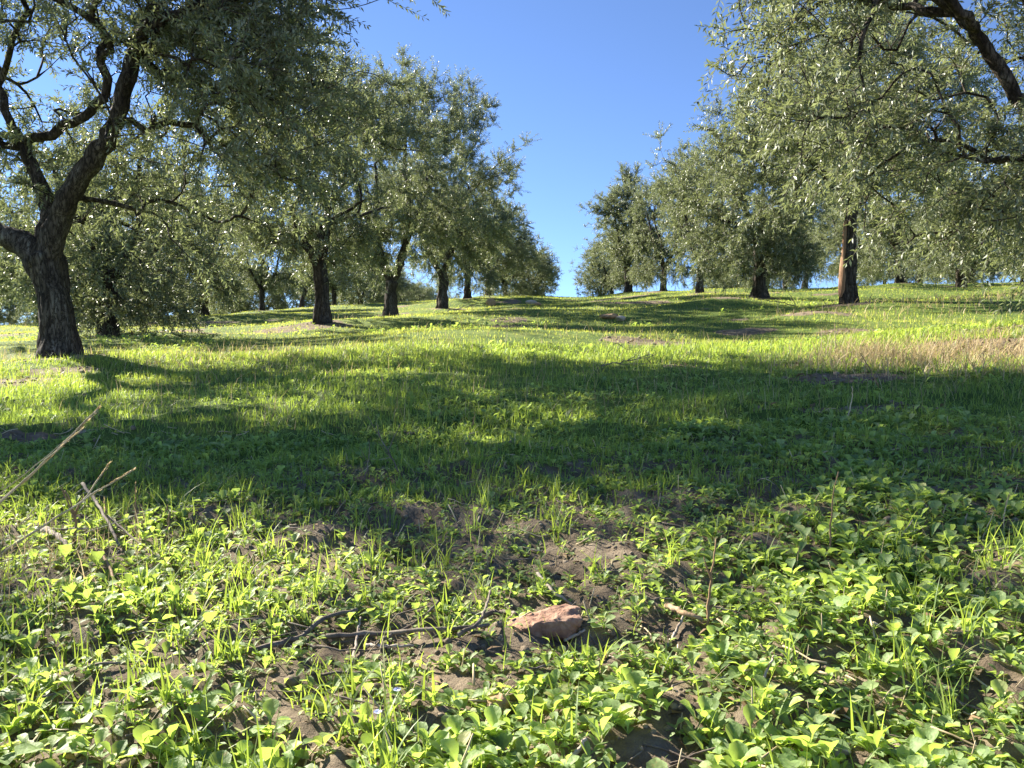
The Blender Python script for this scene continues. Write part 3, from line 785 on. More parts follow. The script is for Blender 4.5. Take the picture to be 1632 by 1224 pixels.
OB = [.10, .10, .16, .44, .78, .97, 1.0, .86, .60, .16]          # long-stalked spoon leaf
RO = [.10, .10, .30, .78, .98, 1.0, .90, .70, .46, .10]
LA = [.12, .20, .38, .66, .86, .95, .90, .72, .48, .10]

def plants(X, Y, size, kl, prof, nseg, elev=(25, 65), aspect=.55, stem=.3, name='weeds', fold=.22, wav=.0):
    """rosettes: kl leaves for each plant"""
    n = len(X); Z = ground_z(X, Y)
    k = np.maximum(2, (kl + rng.normal(size=n) * 1.2).astype(int)); idx = np.repeat(np.arange(n), k)
    m = len(idx); first = np.cumsum(k) - k; j = np.arange(m) - first[idx]
    az = rng.uniform(0, 6.28, n)[idx] + j * 2.4 + rng.normal(size=m) * .3
    el = np.radians(rng.uniform(*elev, m)) 
    hh = stem * size[idx] * (j / np.maximum(k[idx], 1)) * rng.uniform(.4, 1.3, m)
    P = np.stack([X[idx], Y[idx], Z[idx] + hh - .002], 1)
    U = np.stack([np.cos(az) * np.cos(el), np.sin(az) * np.cos(el), np.sin(el)], 1)
    Nr = np.stack([-np.cos(az) * np.sin(el), -np.sin(az) * np.sin(el), np.cos(el)], 1) + rng.normal(size=(m, 3)) * .22
    L = size[idx] * rng.uniform(.6, 1.15, m); W = L * aspect * rng.uniform(.8, 1.2, m)
    return broad_leaves(P, U, unit(Nr), L, W, rng.uniform(.15, .7, m), prof, fold=fold, nseg=nseg, wav=wav)

# --- broad-leaved weeds
bag = Bag()
X, Y = frustum_points(19000, .45, 2.8, power=.45)
dens = (1 - bare(X, Y)) * (.12 + 1.25 * noise(X / .16, Y / .13, 41) * (.4 + .9 * noise(X / .5, Y / .4, 40)))
dens *= np.where((np.abs(X + .0) < .35 * Y) & (Y < 1.9) & (Y > 1.35), .75, 1)
k = rng.random(len(X)) < dens * 1.1; X, Y = X[k], Y[k]
rightness = sstep(.05, .45, X / Y) * sstep(.8, 1.2, Y); leftness = sstep(-.1, -.4, X / Y)
sz = (.0125 + .009 * noise(X / .3, Y / .3, 42)) * (1 + .32 * rightness + .15 * leftness) * rng.uniform(.7, 1.3, len(X)) * (1 + .25 * sstep(1.1, .8, Y))
a = rng.random(len(X)) < .6
bag.add(*plants(X[a], Y[a], sz[a] * 1.15, 4.4, OB, 5, (28, 82), .60, .5, fold=.3))
bag.add(*plants(X[~a], Y[~a], sz[~a], 5.0, LA, 5, (15, 70), .42, .7, fold=.3))
# tiny two-leaf seedlings between them
X, Y = frustum_points(8500, .5, 2.5, power=.4)
k = rng.random(len(X)) < .45 + .35 * (1 - bare(X, Y)); X, Y = X[k], Y[k]
bag.add(*plants(X, Y, rng.uniform(.009, .019, len(X)), 4, LA, 4, (5, 60), .5, .8))
# shaded middle ground
X, Y = frustum_points(13000, 2.3, 7.0, power=.9)
dens = (1 - bare(X, Y)) * sstep(.30, .62, noise(X / .7, Y / .6, 43)) * (.35 + sstep(.9, -.2, np.abs(X / Y + .08) * 2.5))
k = rng.random(len(X)) < dens * 1.1; X, Y = X[k], Y[k]
bag.add(*plants(X, Y, (.020 + .018 * noise(X / .4, Y / .4, 44)) * rng.uniform(.6, 1.25, len(X)), 5, OB, 4, (25, 75), .5, .4))
X, Y = frustum_points(7000, 6.0, 22.0, power=1.1)
k = rng.random(len(X)) < (1 - bare(X, Y)) * sstep(.5, .8, noise(X / 1.3, Y / 1.0, 45)); X, Y = X[k], Y[k]
bag.add(*plants(X, Y, rng.uniform(.045, .08, len(X)), 5, OB, 3, (25, 75), .5, .4))
stuff(bag.build('weeds', M_WEED), 'carpet of broad-leaved weed seedlings')

# --- grass
def grass(X, Y, h, w, lean, nseg):
    Z = ground_z(X, Y) - .003
    return blades(np.stack([X, Y, Z], 1), h, w, rng.uniform(0, 6.28, len(X)), lean, nseg)
bag = Bag()
# tufts near the camera
X, Y = frustum_points(1100, .5, 2.6, power=.2)
d = .25 + .75 * sstep(.15, -.35, X / Y) + .35 * sstep(.25, .45, X / Y)
k = rng.random(len(X)) < d * (1 - .6 * bare(X, Y)); X, Y = X[k], Y[k]
nb = rng.integers(3, 15, len(X)); idx = np.repeat(np.arange(len(X)), nb); m = len(idx)
hb = (rng.uniform(.035, .085, len(X)))[idx] * rng.uniform(.5, 1.25, m)
V, fs = grass(X[idx] + rng.normal(size=m) * .009, Y[idx] + rng.normal(size=m) * .009, hb, rng.uniform(.0018, .0038, m), rng.uniform(.1, .9, m), 5); bag.add(V, *fs)
X, Y = frustum_points(9500, .5, 2.8, power=.2)
k = rng.random(len(X)) < (.25 + .75 * sstep(.25, -.35, X / Y)) * (1 - .5 * bare(X, Y)); X, Y = X[k], Y[k]; m = len(X)
V, fs = grass(X, Y, rng.uniform(.015, .055, m), rng.uniform(.0012, .0026, m), rng.uniform(.1, .9, m), 3); bag.add(V, *fs)
# shaded band and beyond
X, Y = frustum_points(95000, 1.9, 7.5, power=.9)
d = (1 - .85 * bare(X, Y)) * (.45 + .9 * noise(X / .5, Y / .4, 51)) * sstep(1.7, 2.4, Y + .3 * noise(X / .3, Y / .3, 52))
k = rng.random(len(X)) < d; X, Y = X[k], Y[k]; m = len(X)
h = (.022 + .036 * noise(X / .45, Y / .35, 53)) * rng.uniform(.4, 1.4, m) * (1 + .3 * sstep(4, 6, Y))
V, fs = grass(X, Y, h, rng.uniform(.002, .0042, m) * (1 + .08 * Y), rng.uniform(.1, .9, m), 3); bag.add(V, *fs)
stuff(bag.build('grass', M_GRASS), 'soft green grass growing through the weeds')
# turf of the slope
bag = Bag()
X, Y = frustum_points(330000, 5.5, 66.0, k=.72, pad=1.0, power=1.25)
d = (1 - .88 * bare(X, Y)) * (.55 + .7 * noise(X / 1.1, Y / .8, 54))
k = rng.random(len(X)) < d; X, Y = X[k], Y[k]; m = len(X)
h = (.018 + .034 * noise(X / .9, Y / .6, 55)) * rng.uniform(.5, 1.4, m) * (1 + .3 * sstep(10, 25, Y))
V, fs = grass(X, Y, h, .0042 * (Y / 6) ** .75 * rng.uniform(.7, 1.3, m), rng.uniform(.1, .8, m), 2); bag.add(V, *fs)
stuff(bag.build('turf_grass', M_FARGRASS), 'short yellow-green turf covering the aisle and the grove')
# dry grass
bag = Bag()
def dry_patch(u, v, sx, sy, n, h0, h1, w=.003):
    x, y = at(u, v); X = x + rng.normal(size=n) * sx; Y = y + rng.normal(size=n) * sy; kk = rng.random(n) < .25 + 1.1 * noise(X / .16 + 3, Y / .13, 61); X = X[kk]; Y = Y[kk]; n = len(X)
    V, fs = grass(X, Y, rng.uniform(h0, h1, n), w * rng.uniform(.6, 1.4, n), rng.uniform(.15, 1.5, n), 3); bag.add(V, *fs)
dry_patch(1400, 578, .34, .30, 650, .05, .21, .0045)
dry_patch(1370, 570, .16, .2, 260, .10, .24, .0045)
dry_patch(1500, 575, .45, .35, 650, .04, .16, .0045)
dry_patch(1600, 560, .6, .5, 1800, .04, .14, .005)
dry_patch(1640, 590, .3, .3, 700, .04, .16, .0045)
dry_patch(370, 572, .6, .5, 500, .06, .16, .005)
dry_patch(430, 590, .4, .3, 260, .06, .15, .004)
dry_patch(1560, 480, 1.5, .8, 700, .08, .2, .012)
dry_patch(20, 575, .5, .5, 400, .05, .15, .004)
dry_patch(40, 900, .13, .14, 420, .03, .12, .0016)
dry_patch(1500, 880, .16, .09, 60, .03, .08, .0016)
X, Y = frustum_points(5000, 3.0, 30, power=1.3); m = len(X)
V, fs = grass(X, Y, rng.uniform(.05, .16, m), .003 * (Y / 5) ** .7, rng.uniform(.1, .8, m), 3); bag.add(V, *fs)
stuff(bag.build('dry_grass', M_DRYGRASS), 'bleached dry grass standing in loose patches')

# --- litter of straw, dead leaves and soil crumbs
bag = Bag()
X, Y = frustum_points(900, .5, 3.0, power=.2)
k = rng.random(len(X)) < .35 + .5 * bare(X, Y) + .4 * sstep(-.3, -.5, X / Y); X, Y = X[k], Y[k]
for x, y in zip(X, Y):
    a = rng.uniform(0, 6.28); L = rng.uniform(.015, .075); n = 4; t = np.linspace(-.5, .5, n)
    px = x + np.cos(a) * L * t; py = y + np.sin(a) * L * t
    pz = ground_z(px, py) + .003 + rng.uniform(0, .012) + t * rng.uniform(-.4, .4) * L
    bag.add(*tube(np.stack([px + rng.normal(size=n) * .001, py, pz], 1), np.full(n, rng.uniform(.0006, .0018)), 4, cap=True))
X, Y = frustum_points(650, .6, 2.6, power=.3)
for x, y in zip(X, Y):
    L = rng.uniform(.01, .045); n = 4; t = np.linspace(0, 1, n); dx, dy = rng.normal(size=2) * .4
    bag.add(*tube(np.stack([x + dx * L * t, y + dy * L * t, gz(x, y) - .004 + L * t + rng.normal(size=n) * .0005], 1), rng.uniform(.0006, .0014) * (1 - .4 * t), 4))
stuff(bag.build('straw_litter', M_STRAW), 'scattered bits of straw lying on the soil')

bag = Bag()
X, Y = frustum_points(520, .55, 2.4, power=.2)
k = rng.random(len(X)) < .3 + .7 * bare(X, Y); X, Y = X[k], Y[k]
for x, y in zip(X, Y):
    a = rng.normal() * .7; L = rng.uniform(.03, .12); n = 7; t = np.linspace(-.5, .5, n)
    bend = rng.normal() * .2
    px = x + np.cos(a) * L * t - np.sin(a) * L * bend * t * t; py = y + np.sin(a) * L * t + np.cos(a) * L * bend * t * t
    pz = gz(x, y) + .006 + rng.uniform(0, .008) + t * rng.normal() * .15 * L + rng.normal(size=n) * .0008
    bag.add(*tube(np.stack([px, py, np.maximum(pz, ground_z(px, py) + .001)], 1), rng.uniform(.0008, .0022) * (1 - .5 * (t + .5)), 5))
stuff(bag.build('twig_litter', M_STICK), 'thin brown twigs and roots scattered on the soil')
bag = Bag()
X, Y = frustum_points(16000, .5, 24.0, power=1.2)
k = rng.random(len(X)) < np.where(Y < 3, .25, 0) + .95 * bare(X, Y); X, Y = X[k], Y[k]; m = len(X)
P = np.stack([X, Y, ground_z(X, Y) + .004], 1); az = rng.uniform(0, 6.28, m); el = rng.uniform(-.1, .7, m)
U = np.stack([np.cos(az) * np.cos(el), np.sin(az) * np.cos(el), np.sin(el)], 1)
sc = np.where(Y < 3, .022, .05)
V, Q = rhomb_leaves(P, U, unit(rng.normal(size=(m, 3)) * .5 + [0, 0, 1]), sc * rng.uniform(.6, 1.4, m), sc * .28 * rng.uniform(.6, 1.5, m), .2)
bag.add(V, Q)
stuff(bag.build('leaf_litter', M_DEADLEAF), 'brown fallen olive leaves on the bare soil')

def lump(rg, r, sub=2, flat=.7, jag=.22):
    """irregular rounded lump"""
    import bmesh
    bm = bmesh.new(); bmesh.ops.create_icosphere(bm, subdivisions=sub, radius=1)
    V = np.array([v.co[:] for v in bm.verts]); Fc = np.array([[v.index for v in f.verts] for f in bm.faces]); bm.free()
    for _ in range(5):                     # chop planes off it
        d = sph(rg, 1)[0]; c = rg.uniform(.55, .85); s = V @ d; V = V - np.where(s > c, (s - c), 0)[:, None] * d * .9
    k = 1 + jag * (noise(V[:, 0] * 2.3 + rg.uniform(0, 50), V[:, 1] * 2.3 + V[:, 2] * 3.1, 5) - .5)
    V = V * k[:, None] * np.array([1, rg.uniform(.6, 1), flat]) * r
    return V, Fc
LUMPS = [lump(rng, 1.0, 1, .75, .5) for _ in range(7)]
bag = Bag()
X, Y = frustum_points(12000, .5, 2.8, power=.5)
k = rng.random(len(X)) < .35 + .9 * bare(X, Y); X, Y = X[k], Y[k]
m = len(X); r = np.where(rng.random(m) < .09, rng.uniform(.006, .013, m), rng.uniform(.0015, .006, m))
Z = ground_z(X, Y)
X2, Y2 = frustum_points(9000, 2.8, 22, power=1.0); k = rng.random(len(X2)) < .9 * bare(X2, Y2); X2, Y2 = X2[k], Y2[k]
X = np.append(X, X2); Y = np.append(Y, Y2); Z = np.append(Z, ground_z(X2, Y2)); r = np.append(r, rng.uniform(.006, .03, len(X2)))
which = rng.integers(0, 7, len(X))
for w in range(7):
    V0, F0 = LUMPS[w]; q = which == w; nq = q.sum(); a = rng.uniform(0, 6.28, nq); c, s = np.cos(a), np.sin(a)
    Vx = (V0[None, :, 0] * c[:, None] - V0[None, :, 1] * s[:, None]) * r[q][:, None] + X[q][:, None]
    Vy = (V0[None, :, 0] * s[:, None] + V0[None, :, 1] * c[:, None]) * r[q][:, None] + Y[q][:, None]
    Vz = V0[None, :, 2] * r[q][:, None] + Z[q][:, None]
    bag.add(np.stack([Vx, Vy, Vz], -1).reshape(-1, 3), ((np.arange(nq) * len(V0))[:, None, None] + F0[None]).reshape(-1, 3))
stuff(bag.build('soil_crumbs', M_CLOD), 'loose crumbs and clods of brown soil')

# ================================================================ SINGLE THINGS
# stones
def stone(u, v, L, mat, seed, label, w=.6, h=.5, rz=0, sink=.25, name='stone', D=None, prism=False):
    x, y = at(u, v) if D is None else at_u(u, D)
    rg = np.random.default_rng(seed); V, Fc = lump(rg, 1, 4, 1, .25)
    V = V / np.abs(V).max(0) * np.array([L / 2, L * w / 2, L * h / 2])
    V = V * (1 + .05 * (noise(V[:, :1] / L * 9 + 3, (V[:, 1:2] + V[:, 2:]) / L * 9, seed) - .5))
    V[:, 2] += L * h / 2 * (1 - 2 * sink)
    o = mesh_np(name, V, [Fc], mat, loc=(x, y, gz(x, y))); o.rotation_euler = (0, 0, rz)
    return tag(o, label, 'stone')
def brick_rock():
    """the long reddish stone lying among the weeds"""
    import bmesh
    x, y = at(868, 1016); rg = np.random.default_rng(3)
    bm = bmesh.new(); bmesh.ops.create_icosphere(bm, subdivisions=6, radius=1)
    V = np.array([v.co[:] for v in bm.verts]); Fc = np.array([[v.index for v in f.verts] for f in bm.faces]); bm.free()
    V = V / (np.abs(V) ** 5).sum(1, keepdims=True) ** .2
    t = (V[:, 0] + 1) / 2
    V = V * np.array([.053, .030, .019])
    V[:, 2] *= .50 + .60 * t; V[:, 1] *= .70 + .35 * t
    V[:, 0] += .35 * V[:, 2] * (V[:, 0] > 0)
    def nn(sc, sd): return (noise(V[:, 0] / sc + 5 + V[:, 2] / sc * .7, V[:, 1] / sc + V[:, 2] / sc, sd) - .5)
    V[:, 2] += .010 * nn(.035, 8) + .004 * nn(.010, 9) + .0018 * nn(.003, 10)
    V[:, 1] += .009 * nn(.025, 19) + .003 * nn(.007, 20); V[:, 0] += .008 * nn(.02, 18) + .002 * nn(.005, 17)
    o = mesh_np('stone', V, [Fc], M_REDROCK, loc=(x, y + .02, gz(x, y + .02) + .008)); o.rotation_euler = (R(5), R(-8), R(5))
    tag(o, 'long reddish brick-like stone lying among weeds beside dry sticks', 'stone')
brick_rock()
stone(790, 1135, .034, M_TANROCK, 4, 'small pointed tan stone half hidden by grass below the reddish stone', .8, .9)
stone(1335, 1204, .028, M_PALEROCK, 5, 'pale rounded pebble between the large seedlings', .8, .8)
stone(1150, 1090, .020, M_GREYROCK, 6, 'small grey pebble on bare soil', .8, .6)
stone(1283, 1200, .012, M_REDROCK, 9, 'tiny rust-coloured pebble near the pale one', .8, .7)
stone(783, 487, .48, M_TANROCK, 7, 'upright dark brown boulder in the aisle turf below the trees', .7, .95, .4)
stone(846, 485, .60, M_PALEROCK, 8, 'wide pale boulder near the hill crest', .6, .42, .2)
stone(972, 507, .42, M_TANROCK, 11, 'flat tan stone in the dip of the aisle', .6, .32, .2)
stone(990, 511, .34, M_PALEROCK, 12, 'small white stone next to the flat tan stone', .5, .36, 1.0)
stone(858, 487, .25, M_TANROCK, 17, 'small tan stone touching the wide pale boulder', .7, .5)

# sticks lying on the ground: points given as (u, v, height above the soil)
def lying(name, pts, r, mat, label, cat, taper=.6, group=None, wob=.12, forks=(), sides=7):
    P = []
    for (u, v, h) in pts:
        x, y = at(u, v); P.append((x, y, gz(x, y) + h + r))
    P = np.array(P); base = P[0].copy()
    Q = smooth_path(np.hstack([P, np.full((len(P), 1), r)]), max(.004, np.linalg.norm(P[-1] - P[0]) / 16))[:, :3]
    rg = np.random.default_rng(int(pts[0][0] * 7 + pts[0][1])); L = np.linalg.norm(Q[-1] - Q[0])
    Q = Q + rg.normal(size=Q.shape) * r * wob * 2
    rad = r * np.linspace(1, taper, len(Q)) * (1 + rg.normal(size=len(Q)) * .08)
    b = Bag(); b.add(*tube(Q - base, rad, sides))
    o = b.build(name, mat, loc=base)
    tag(o, label, cat, group)
    for (t, du, dv, dh) in forks:
        q = Q[int(t * (len(Q) - 1))]; sc = q[1] / F
        e = q + np.array([du * sc, rg.uniform(-.01, .01), -dv * sc + dh]); mid = (q + e) / 2 + rg.normal(size=3) * L * .03
        bb = Bag(); bb.add(*tube(smooth_path(np.vstack([[*q, 0], [*mid, 0], [*e, 0]]), max(.004, L / 12))[:, :3] - base, 1, 5) if False else
                           tube(smooth_path(np.vstack([[*q, 0], [*mid, 0], [*e, 0]]), max(.004, L / 12))[:, :3] - base, np.linspace(r * .6, r * .25, len(smooth_path(np.vstack([[*q, 0], [*mid, 0], [*e, 0]]), max(.004, L / 12)))), 5))
        bb.build('side_twig', mat, o)
    return o
lying('stick', [(395, 1045, .004), (470, 1030, .006), (520, 1002, .012), (570, 990, .014)], .0045, M_STICK, 'long dark stick sloping up to where the dry twigs cross', 'stick')
lying('stick', [(520, 1023, .004), (600, 1024, .008), (700, 1018, .01), (780, 1010, .008)], .0040, M_STICK, 'dark horizontal stick lying behind the pale twig', 'stick')
lying('stick', [(600, 1035, .006), (660, 1010, .012), (700, 985, .022)], .0030, M_STICK, 'thin crooked twig with side shoots leading towards the reddish stone', 'twig', forks=((.6, 30, -25, 0), (.3, 30, 8, 0)))
lying('stick', [(730, 1022, .006), (765, 1005, .010), (782, 975, .03)], .0030, M_STICK, 'crooked twig ending in an upturned tip beside the reddish stone', 'twig', forks=((.4, -22, -22, 0),))
lying('stick', [(770, 990, .006), (800, 988, .008), (822, 992, .008)], .0045, M_STICK, 'short dark stub touching the narrow end of the reddish stone', 'stick')
lying('stick', [(582, 1037, .004), (620, 1040, .006), (658, 1041, .006)], .0032, M_PALESTICK, 'pale bleached twig lying flat in front of the dark sticks', 'twig')
lying('stick', [(563, 1062, .001), (568, 1036, .010), (575, 1008, .020)], .0026, M_PALESTICK, 'pale weathered stub standing upright between crossing sticks', 'stick', sides=8)
lying('stick', [(856, 934, .018), (880, 955, .010), (912, 972, .004)], .0038, M_PALESTICK, 'bent white stick just behind the reddish stone', 'stick')
lying('stick', [(900, 1028, .003), (920, 1022, .006), (932, 1018, .008)], .0030, M_PALESTICK, 'short pale stick in front of the reddish stone', 'stick')
lying('stick', [(955, 1052, .002), (1000, 1055, .003), (1045, 1052, .004)], .0024, M_PALESTICK, 'thin pale twig lying in the dark hollow beside the reddish stone', 'twig')
lying('stick', [(1062, 982, .012), (1095, 995, .010), (1125, 1002, .006)], .0050, M_TANROCK, 'thick tan broken twig beyond the pale standing stub', 'stick')
lying('stick', [(1064, 1037, .001), (1078, 1014, .006), (1090, 996, .010)], .0028, M_PALESTICK, 'pale stub leaning in soil below the thick tan broken twig', 'stick')
lying('stick', [(1203, 1116, .001), (1218, 1094, .010), (1233, 1072, .018)], .0022, M_PALESTICK, 'bone-white stub poking from bare soil above the large rosette', 'stick')
lying('stick', [(905, 1222, .003), (920, 1210, .004), (935, 1195, .010)], .0030, M_PALESTICK, 'pale splinter at the bottom edge in front of the small tan stone', 'stick')
lying('stick', [(40, 858, .01), (80, 857, .014), (140, 856, .014)], .0034, M_PALESTICK, 'bleached horizontal stem lying where shade meets sunlit weeds', 'stick')
lying('stick', [(72, 862, .018), (92, 872, .012), (112, 884, .006)], .0068, M_PALESTICK, 'broad white flake of dry stem shining in the sun', 'stick', taper=.5)
lying('stick', [(132, 805, .05), (160, 840, .035), (190, 882, .012)], .0042, M_STICK, 'thick dark dead stem slanting down to the sunlit weeds', 'stick')
lying('stick', [(172, 850, .035), (210, 872, .018), (250, 893, .006)], .0026, M_STICK, 'thin dark twig slanting across the dry stems', 'twig')
lying('stick', [(152, 890, .02), (170, 912, .014), (188, 945, .004)], .0034, M_BROWNSTALK, 'curled brown dead stem in sunlit grass', 'stick')
# fallen branches on the turf
def fallen(u, v, sc, rz, seed, label):
    x, y = at(u, v); rg = np.random.default_rng(seed); base = (x, y, gz(x, y))
    def seg(a, b, r0, r1, n=7):
        t = np.linspace(0, 1, n)[:, None]; P = np.array(a) * (1 - t) + np.array(b) * t + rg.normal(size=(n, 3)) * .008
        bb = Bag(); bb.add(*tube(P * sc, np.linspace(r0, r1, n) * sc, 6)); return bb
    o = seg((-.22, 0, .01), (.22, 0, .10), .006, .003, 10).build('fallen_branch', M_STICK, loc=base); o.rotation_euler = (0, 0, rz)
    for a, b in (((-.2, 0, .012), (-.10, .05, .20)), ((-.10, .05, .20), (.05, 0, .13)), ((-.1, 0, .03), (.25, -.02, .04)), ((.1, 0, .08), (.28, .06, .13)), ((.0, 0, .05), (.12, -.06, .16)), ((.15, 0, .08), (.22, 0, -.02))):
        seg(a, b, .0035, .0015).build('side_twig', M_STICK, o)
    tag(o, label, 'branch')
fallen(1000, 585, .8, .1, 5, 'dry fallen branch with bent twigs lying on sunlit turf in the aisle')
fallen(735, 497, 2.0, .3, 6, 'fallen prunings heaped at the foot of the tall olive with shoots')
fallen(1238, 490, 1.8, 2.8, 9, 'bare fallen branch reaching over turf beside the short thick trunk')

# standing dry stalks
def stalk(u, v, tip, r, mat, label, curve=.0, head=0, parts=(), D=None, cat='dry stalk'):
    """stands at pixel (u, v); tip gives (sideways px, up px, depth m)"""
    x, y = at(u, v) if D is None else at_u(u, D)
    base = np.array([x, y, gz(x, y)]); s = y / F
    tp = np.array([tip[0] * s, tip[2], tip[1] * s]); n = 12; t = np.linspace(0, 1, n)
    rg = np.random.default_rng(int(u * 3 + v)); sag = np.array([curve * s * 30, 0, 0])
    P = tp[None] * t[:, None] + sag[None] * (t * (1 - t))[:, None] * 4 + rg.normal(size=(n, 3)) * r * .35
    P[0] = (0, 0, -.008)
    b = Bag(); b.add(*tube(P, r * (1 - .62 * t), 6))
    o = b.build('dry_stalk', mat, loc=base); tag(o, label, cat)
    if head:
        # slender seed head: short scales packed round the last third
        m = head; tt = rg.uniform(.68, 1, m); C = tp[None] * tt[:, None] + sag[None] * (tt * (1 - tt))[:, None] * 4
        U = unit(unit(tp)[None] * 1.0 + sph(rg, m) * .2); V, Q = rhomb_leaves(C, U, sph(rg, m), np.full(m, r * 4.4) * rg.uniform(.7, 1.2, m), np.full(m, r * 1.0), .05)
        mesh_np('seed_head', V, [Q], M_DRYGRASS, o)
    for (t0, du, dv, dd) in parts:
        q = P[int(t0 * (n - 1))]; e = q + np.array([du * s, dd, dv * s]); k = np.linspace(0, 1, 6)[:, None]
        Pp = q * (1 - k) + e * k + rg.normal(size=(6, 3)) * r * .3; Pp[0] = q
        bb = Bag(); bb.add(*tube(Pp, r * .7 * np.linspace(1, .4, 6), 5)); bb.build('side_stem', mat, o)
    return o
stalk(-70, 860, (205, 205, .05), .0034, M_STRAW, 'tallest straw-coloured stalk leaning in with a slender seed head', .3, 60)
stalk(-60, 866, (182, 180, .02), .0030, M_STRAW, 'straw stalk leaning parallel under the tallest one', -.2, 50)
stalk(-80, 850, (190, 190, .12), .0018, M_STRAW, 'thin straw stalk leaning just behind the tallest one', .2, 20)
stalk(-10, 892, (200, 138, .06), .0030, M_STRAW, 'long shallow-sloping straw stalk with an ochre tip', -.1, 40)
stalk(108, 830, (65, 90, .0), .0032, M_STRAW, 'short stiff straw stalk crossing the long shallow one', .05, 20)
stalk(118, 862, (-15, 80, .0), .0036, M_BROWNSTALK, 'thick brown broken stalk with a bent top under the crossing straws', .3, 0, ((.5, -22, 50, 0), (.55, 12, 30, 0)))
stalk(192, 862, (-25, 64, .0), .0022, M_BROWNSTALK, 'ochre stalk leaning back beside the upright brown one', -.2, 10)
stalk(217, 858, (-1, 88, .0), .0020, M_BROWNSTALK, 'thin upright ochre stalk standing in front of the dark shade', 0, 10)
stalk(265, 852, (2, 48, .0), .0026, M_BROWNSTALK, 'short upright brown stalk with a hooked top', .1, 0, ((.95, -4, -12, 0),))
stalk(75, 870, (158, 55, .05), .0014, M_STRAW, 'hair-thin straw lying low across the brown stalks', .1, 0)
stalk(-20, 850, (50, 48, .0), .0016, M_STRAW, 'short straw stalk slanting at the edge of the picture', 0, 0)
stalk(30, 840, (33, 38, .0), .0016, M_STRAW, 'small straw stalk beside the thick brown broken one', 0, 8)
stalk(75, 835, (0, 36, .0), .0016, M_STRAW, 'stubby upright straw stalk in the shade', 0, 0)
stalk(1128, 1008, (20, 145, .02), .0026, M_BROWNSTALK, 'knobbly brown dead stalk rising from the weeds beyond the thick tan twig', -.12, 0, ((.55, -12, 38, 0),))
stalk(1325, 885, (18, 130, .02), .0022, M_BROWNSTALK, 'tall thin reddish-brown stalk standing at the edge of the sunlit weeds', -.2, 0)
stalk(1538, 840, (3, -0 + 22, .0), .0024, M_PALESTICK, 'short cut pale stub standing in weeds by the dark shade', 0)
stalk(1600, 850, (8, 60, .0), .0018, M_STRAW, 'pale wiry stalk rising from the far edge of the sunlit weeds', -.1, 12)
stalk(1565, 862, (18, 42, .0), .0016, M_STRAW, 'thin pale stalk leaning next to the short cut stub', 0, 5)
stalk(1425, 870, (30, 42, .0), .0018, M_PALESTICK, 'forked pale dead stem leaning over the heart-shaped leaves', 0, 0, ((.5, 25, 6, 0),))
stalk(1350, 668, (8, 50, .0), .0032, M_STRAW, 'pale straw blade standing in the shaded grass of the aisle', .1, 10)
stalk(1400, 618, (-30, 55, .0), .0042, M_BROWNSTALK, 'dark leaning dead stem in front of the dry grass clump', .1, 0)
stalk(1332, 563, (-2, 46, .0), .0050, M_STRAW, 'tall dry stalk at the near corner of the dry grass clump', 0, 12)
stalk(1309, 563, (1, 40, .0), .0045, M_STRAW, 'dry stalk a step downhill of the one beside the grass clump', 0, 12)
stalk(1240, 500, (0, 24, .0), .008, M_STRAW, 'dry stalk on the turf beside the dirt mound', 0, 8)
stalk(748, 685, (8, 28, .0), .0032, M_BROWNSTALK, 'reddish dry blade poking out of the shaded grass mid-aisle', .1, 0)
stalk(1085, 560, (6, 22, .0), .0045, M_STRAW, 'short dry stalk on sunlit turf beyond the fallen branch', 0, 6)
stalk(640, 765, (-60, 100, .05), .0022, M_STICK, 'bare grey twiggy stem rising from the shaded weeds', .1, 0, ((.5, 20, 45, 0), (.35, -24, 30, 0), (.7, -8, 28, 0)))
stalk(580, 770, (8, 70, .0), .0018, M_STICK, 'thin grey stem beside the twiggy one in the shade', .1, 0, ((.5, -14, 25, 0),))

# larger seedlings one can count
def seedling(u, v, size, n, label, elev=(20, 60), aspect=.6, prof=OB, stem=.25, seed=0, wav=.03):
    x, y = at(u, v); z = gz(x, y); root = thing('seedling', (x, y, z), label, 'seedling', 'large broad-leaved seedlings among the small weeds')
    rg = np.random.default_rng(seed + int(u)); a0 = rg.uniform(0, 6.28)
    sb = Bag(); hs = stem * size
    sb.add(*tube(np.array([[0, 0, -.005], [.001, 0, hs * .5], [0, .001, hs]]), np.array([.0017, .0015, .001]), 6)); sb.build('stem', M_WEED, root)
    for i in range(n):
        az = a0 + i * 2.4 + rg.normal() * .2; el = np.radians(rg.uniform(*elev)); L = size * rg.uniform(.7, 1.1)
        U = np.array([[np.cos(az) * np.cos(el), np.sin(az) * np.cos(el), np.sin(el)]])
        Nr = unit(np.array([[-np.cos(az) * np.sin(el), -np.sin(az) * np.sin(el), np.cos(el)]]) + rg.normal(size=(1, 3)) * .18)
        V, Q = broad_leaves(np.array([[0, 0, hs * i / n]]), U, Nr, np.array([L]), np.array([L * aspect * rg.uniform(.85, 1.15)]), np.array([rg.uniform(.2, .7)]), prof, .2, 12, wav)
        mesh_np('leaf', V, [Q], M_WEED, root)
    return root
seedling(1290, 1205, 0.0429, 7, 'largest seedling, a bold rosette at the bottom edge beside the pale pebble', (15, 65), .66)
seedling(1470, 1215, 0.0355, 5, 'seedling at the bottom edge beyond the pale pebble', (15, 55), .6)
seedling(1400, 1075, 0.0326, 6, 'seedling with pale upright leaves amid long grass blades', (30, 70), .55)
seedling(1250, 1010, 0.0340, 6, 'glossy heart-leaved seedling up the bank from the bone-white stub', (30, 75), .75, RO)
seedling(1330, 990, 0.0326, 6, 'tall heart-leaved seedling in the dense green bank', (35, 75), .75, RO, .5)
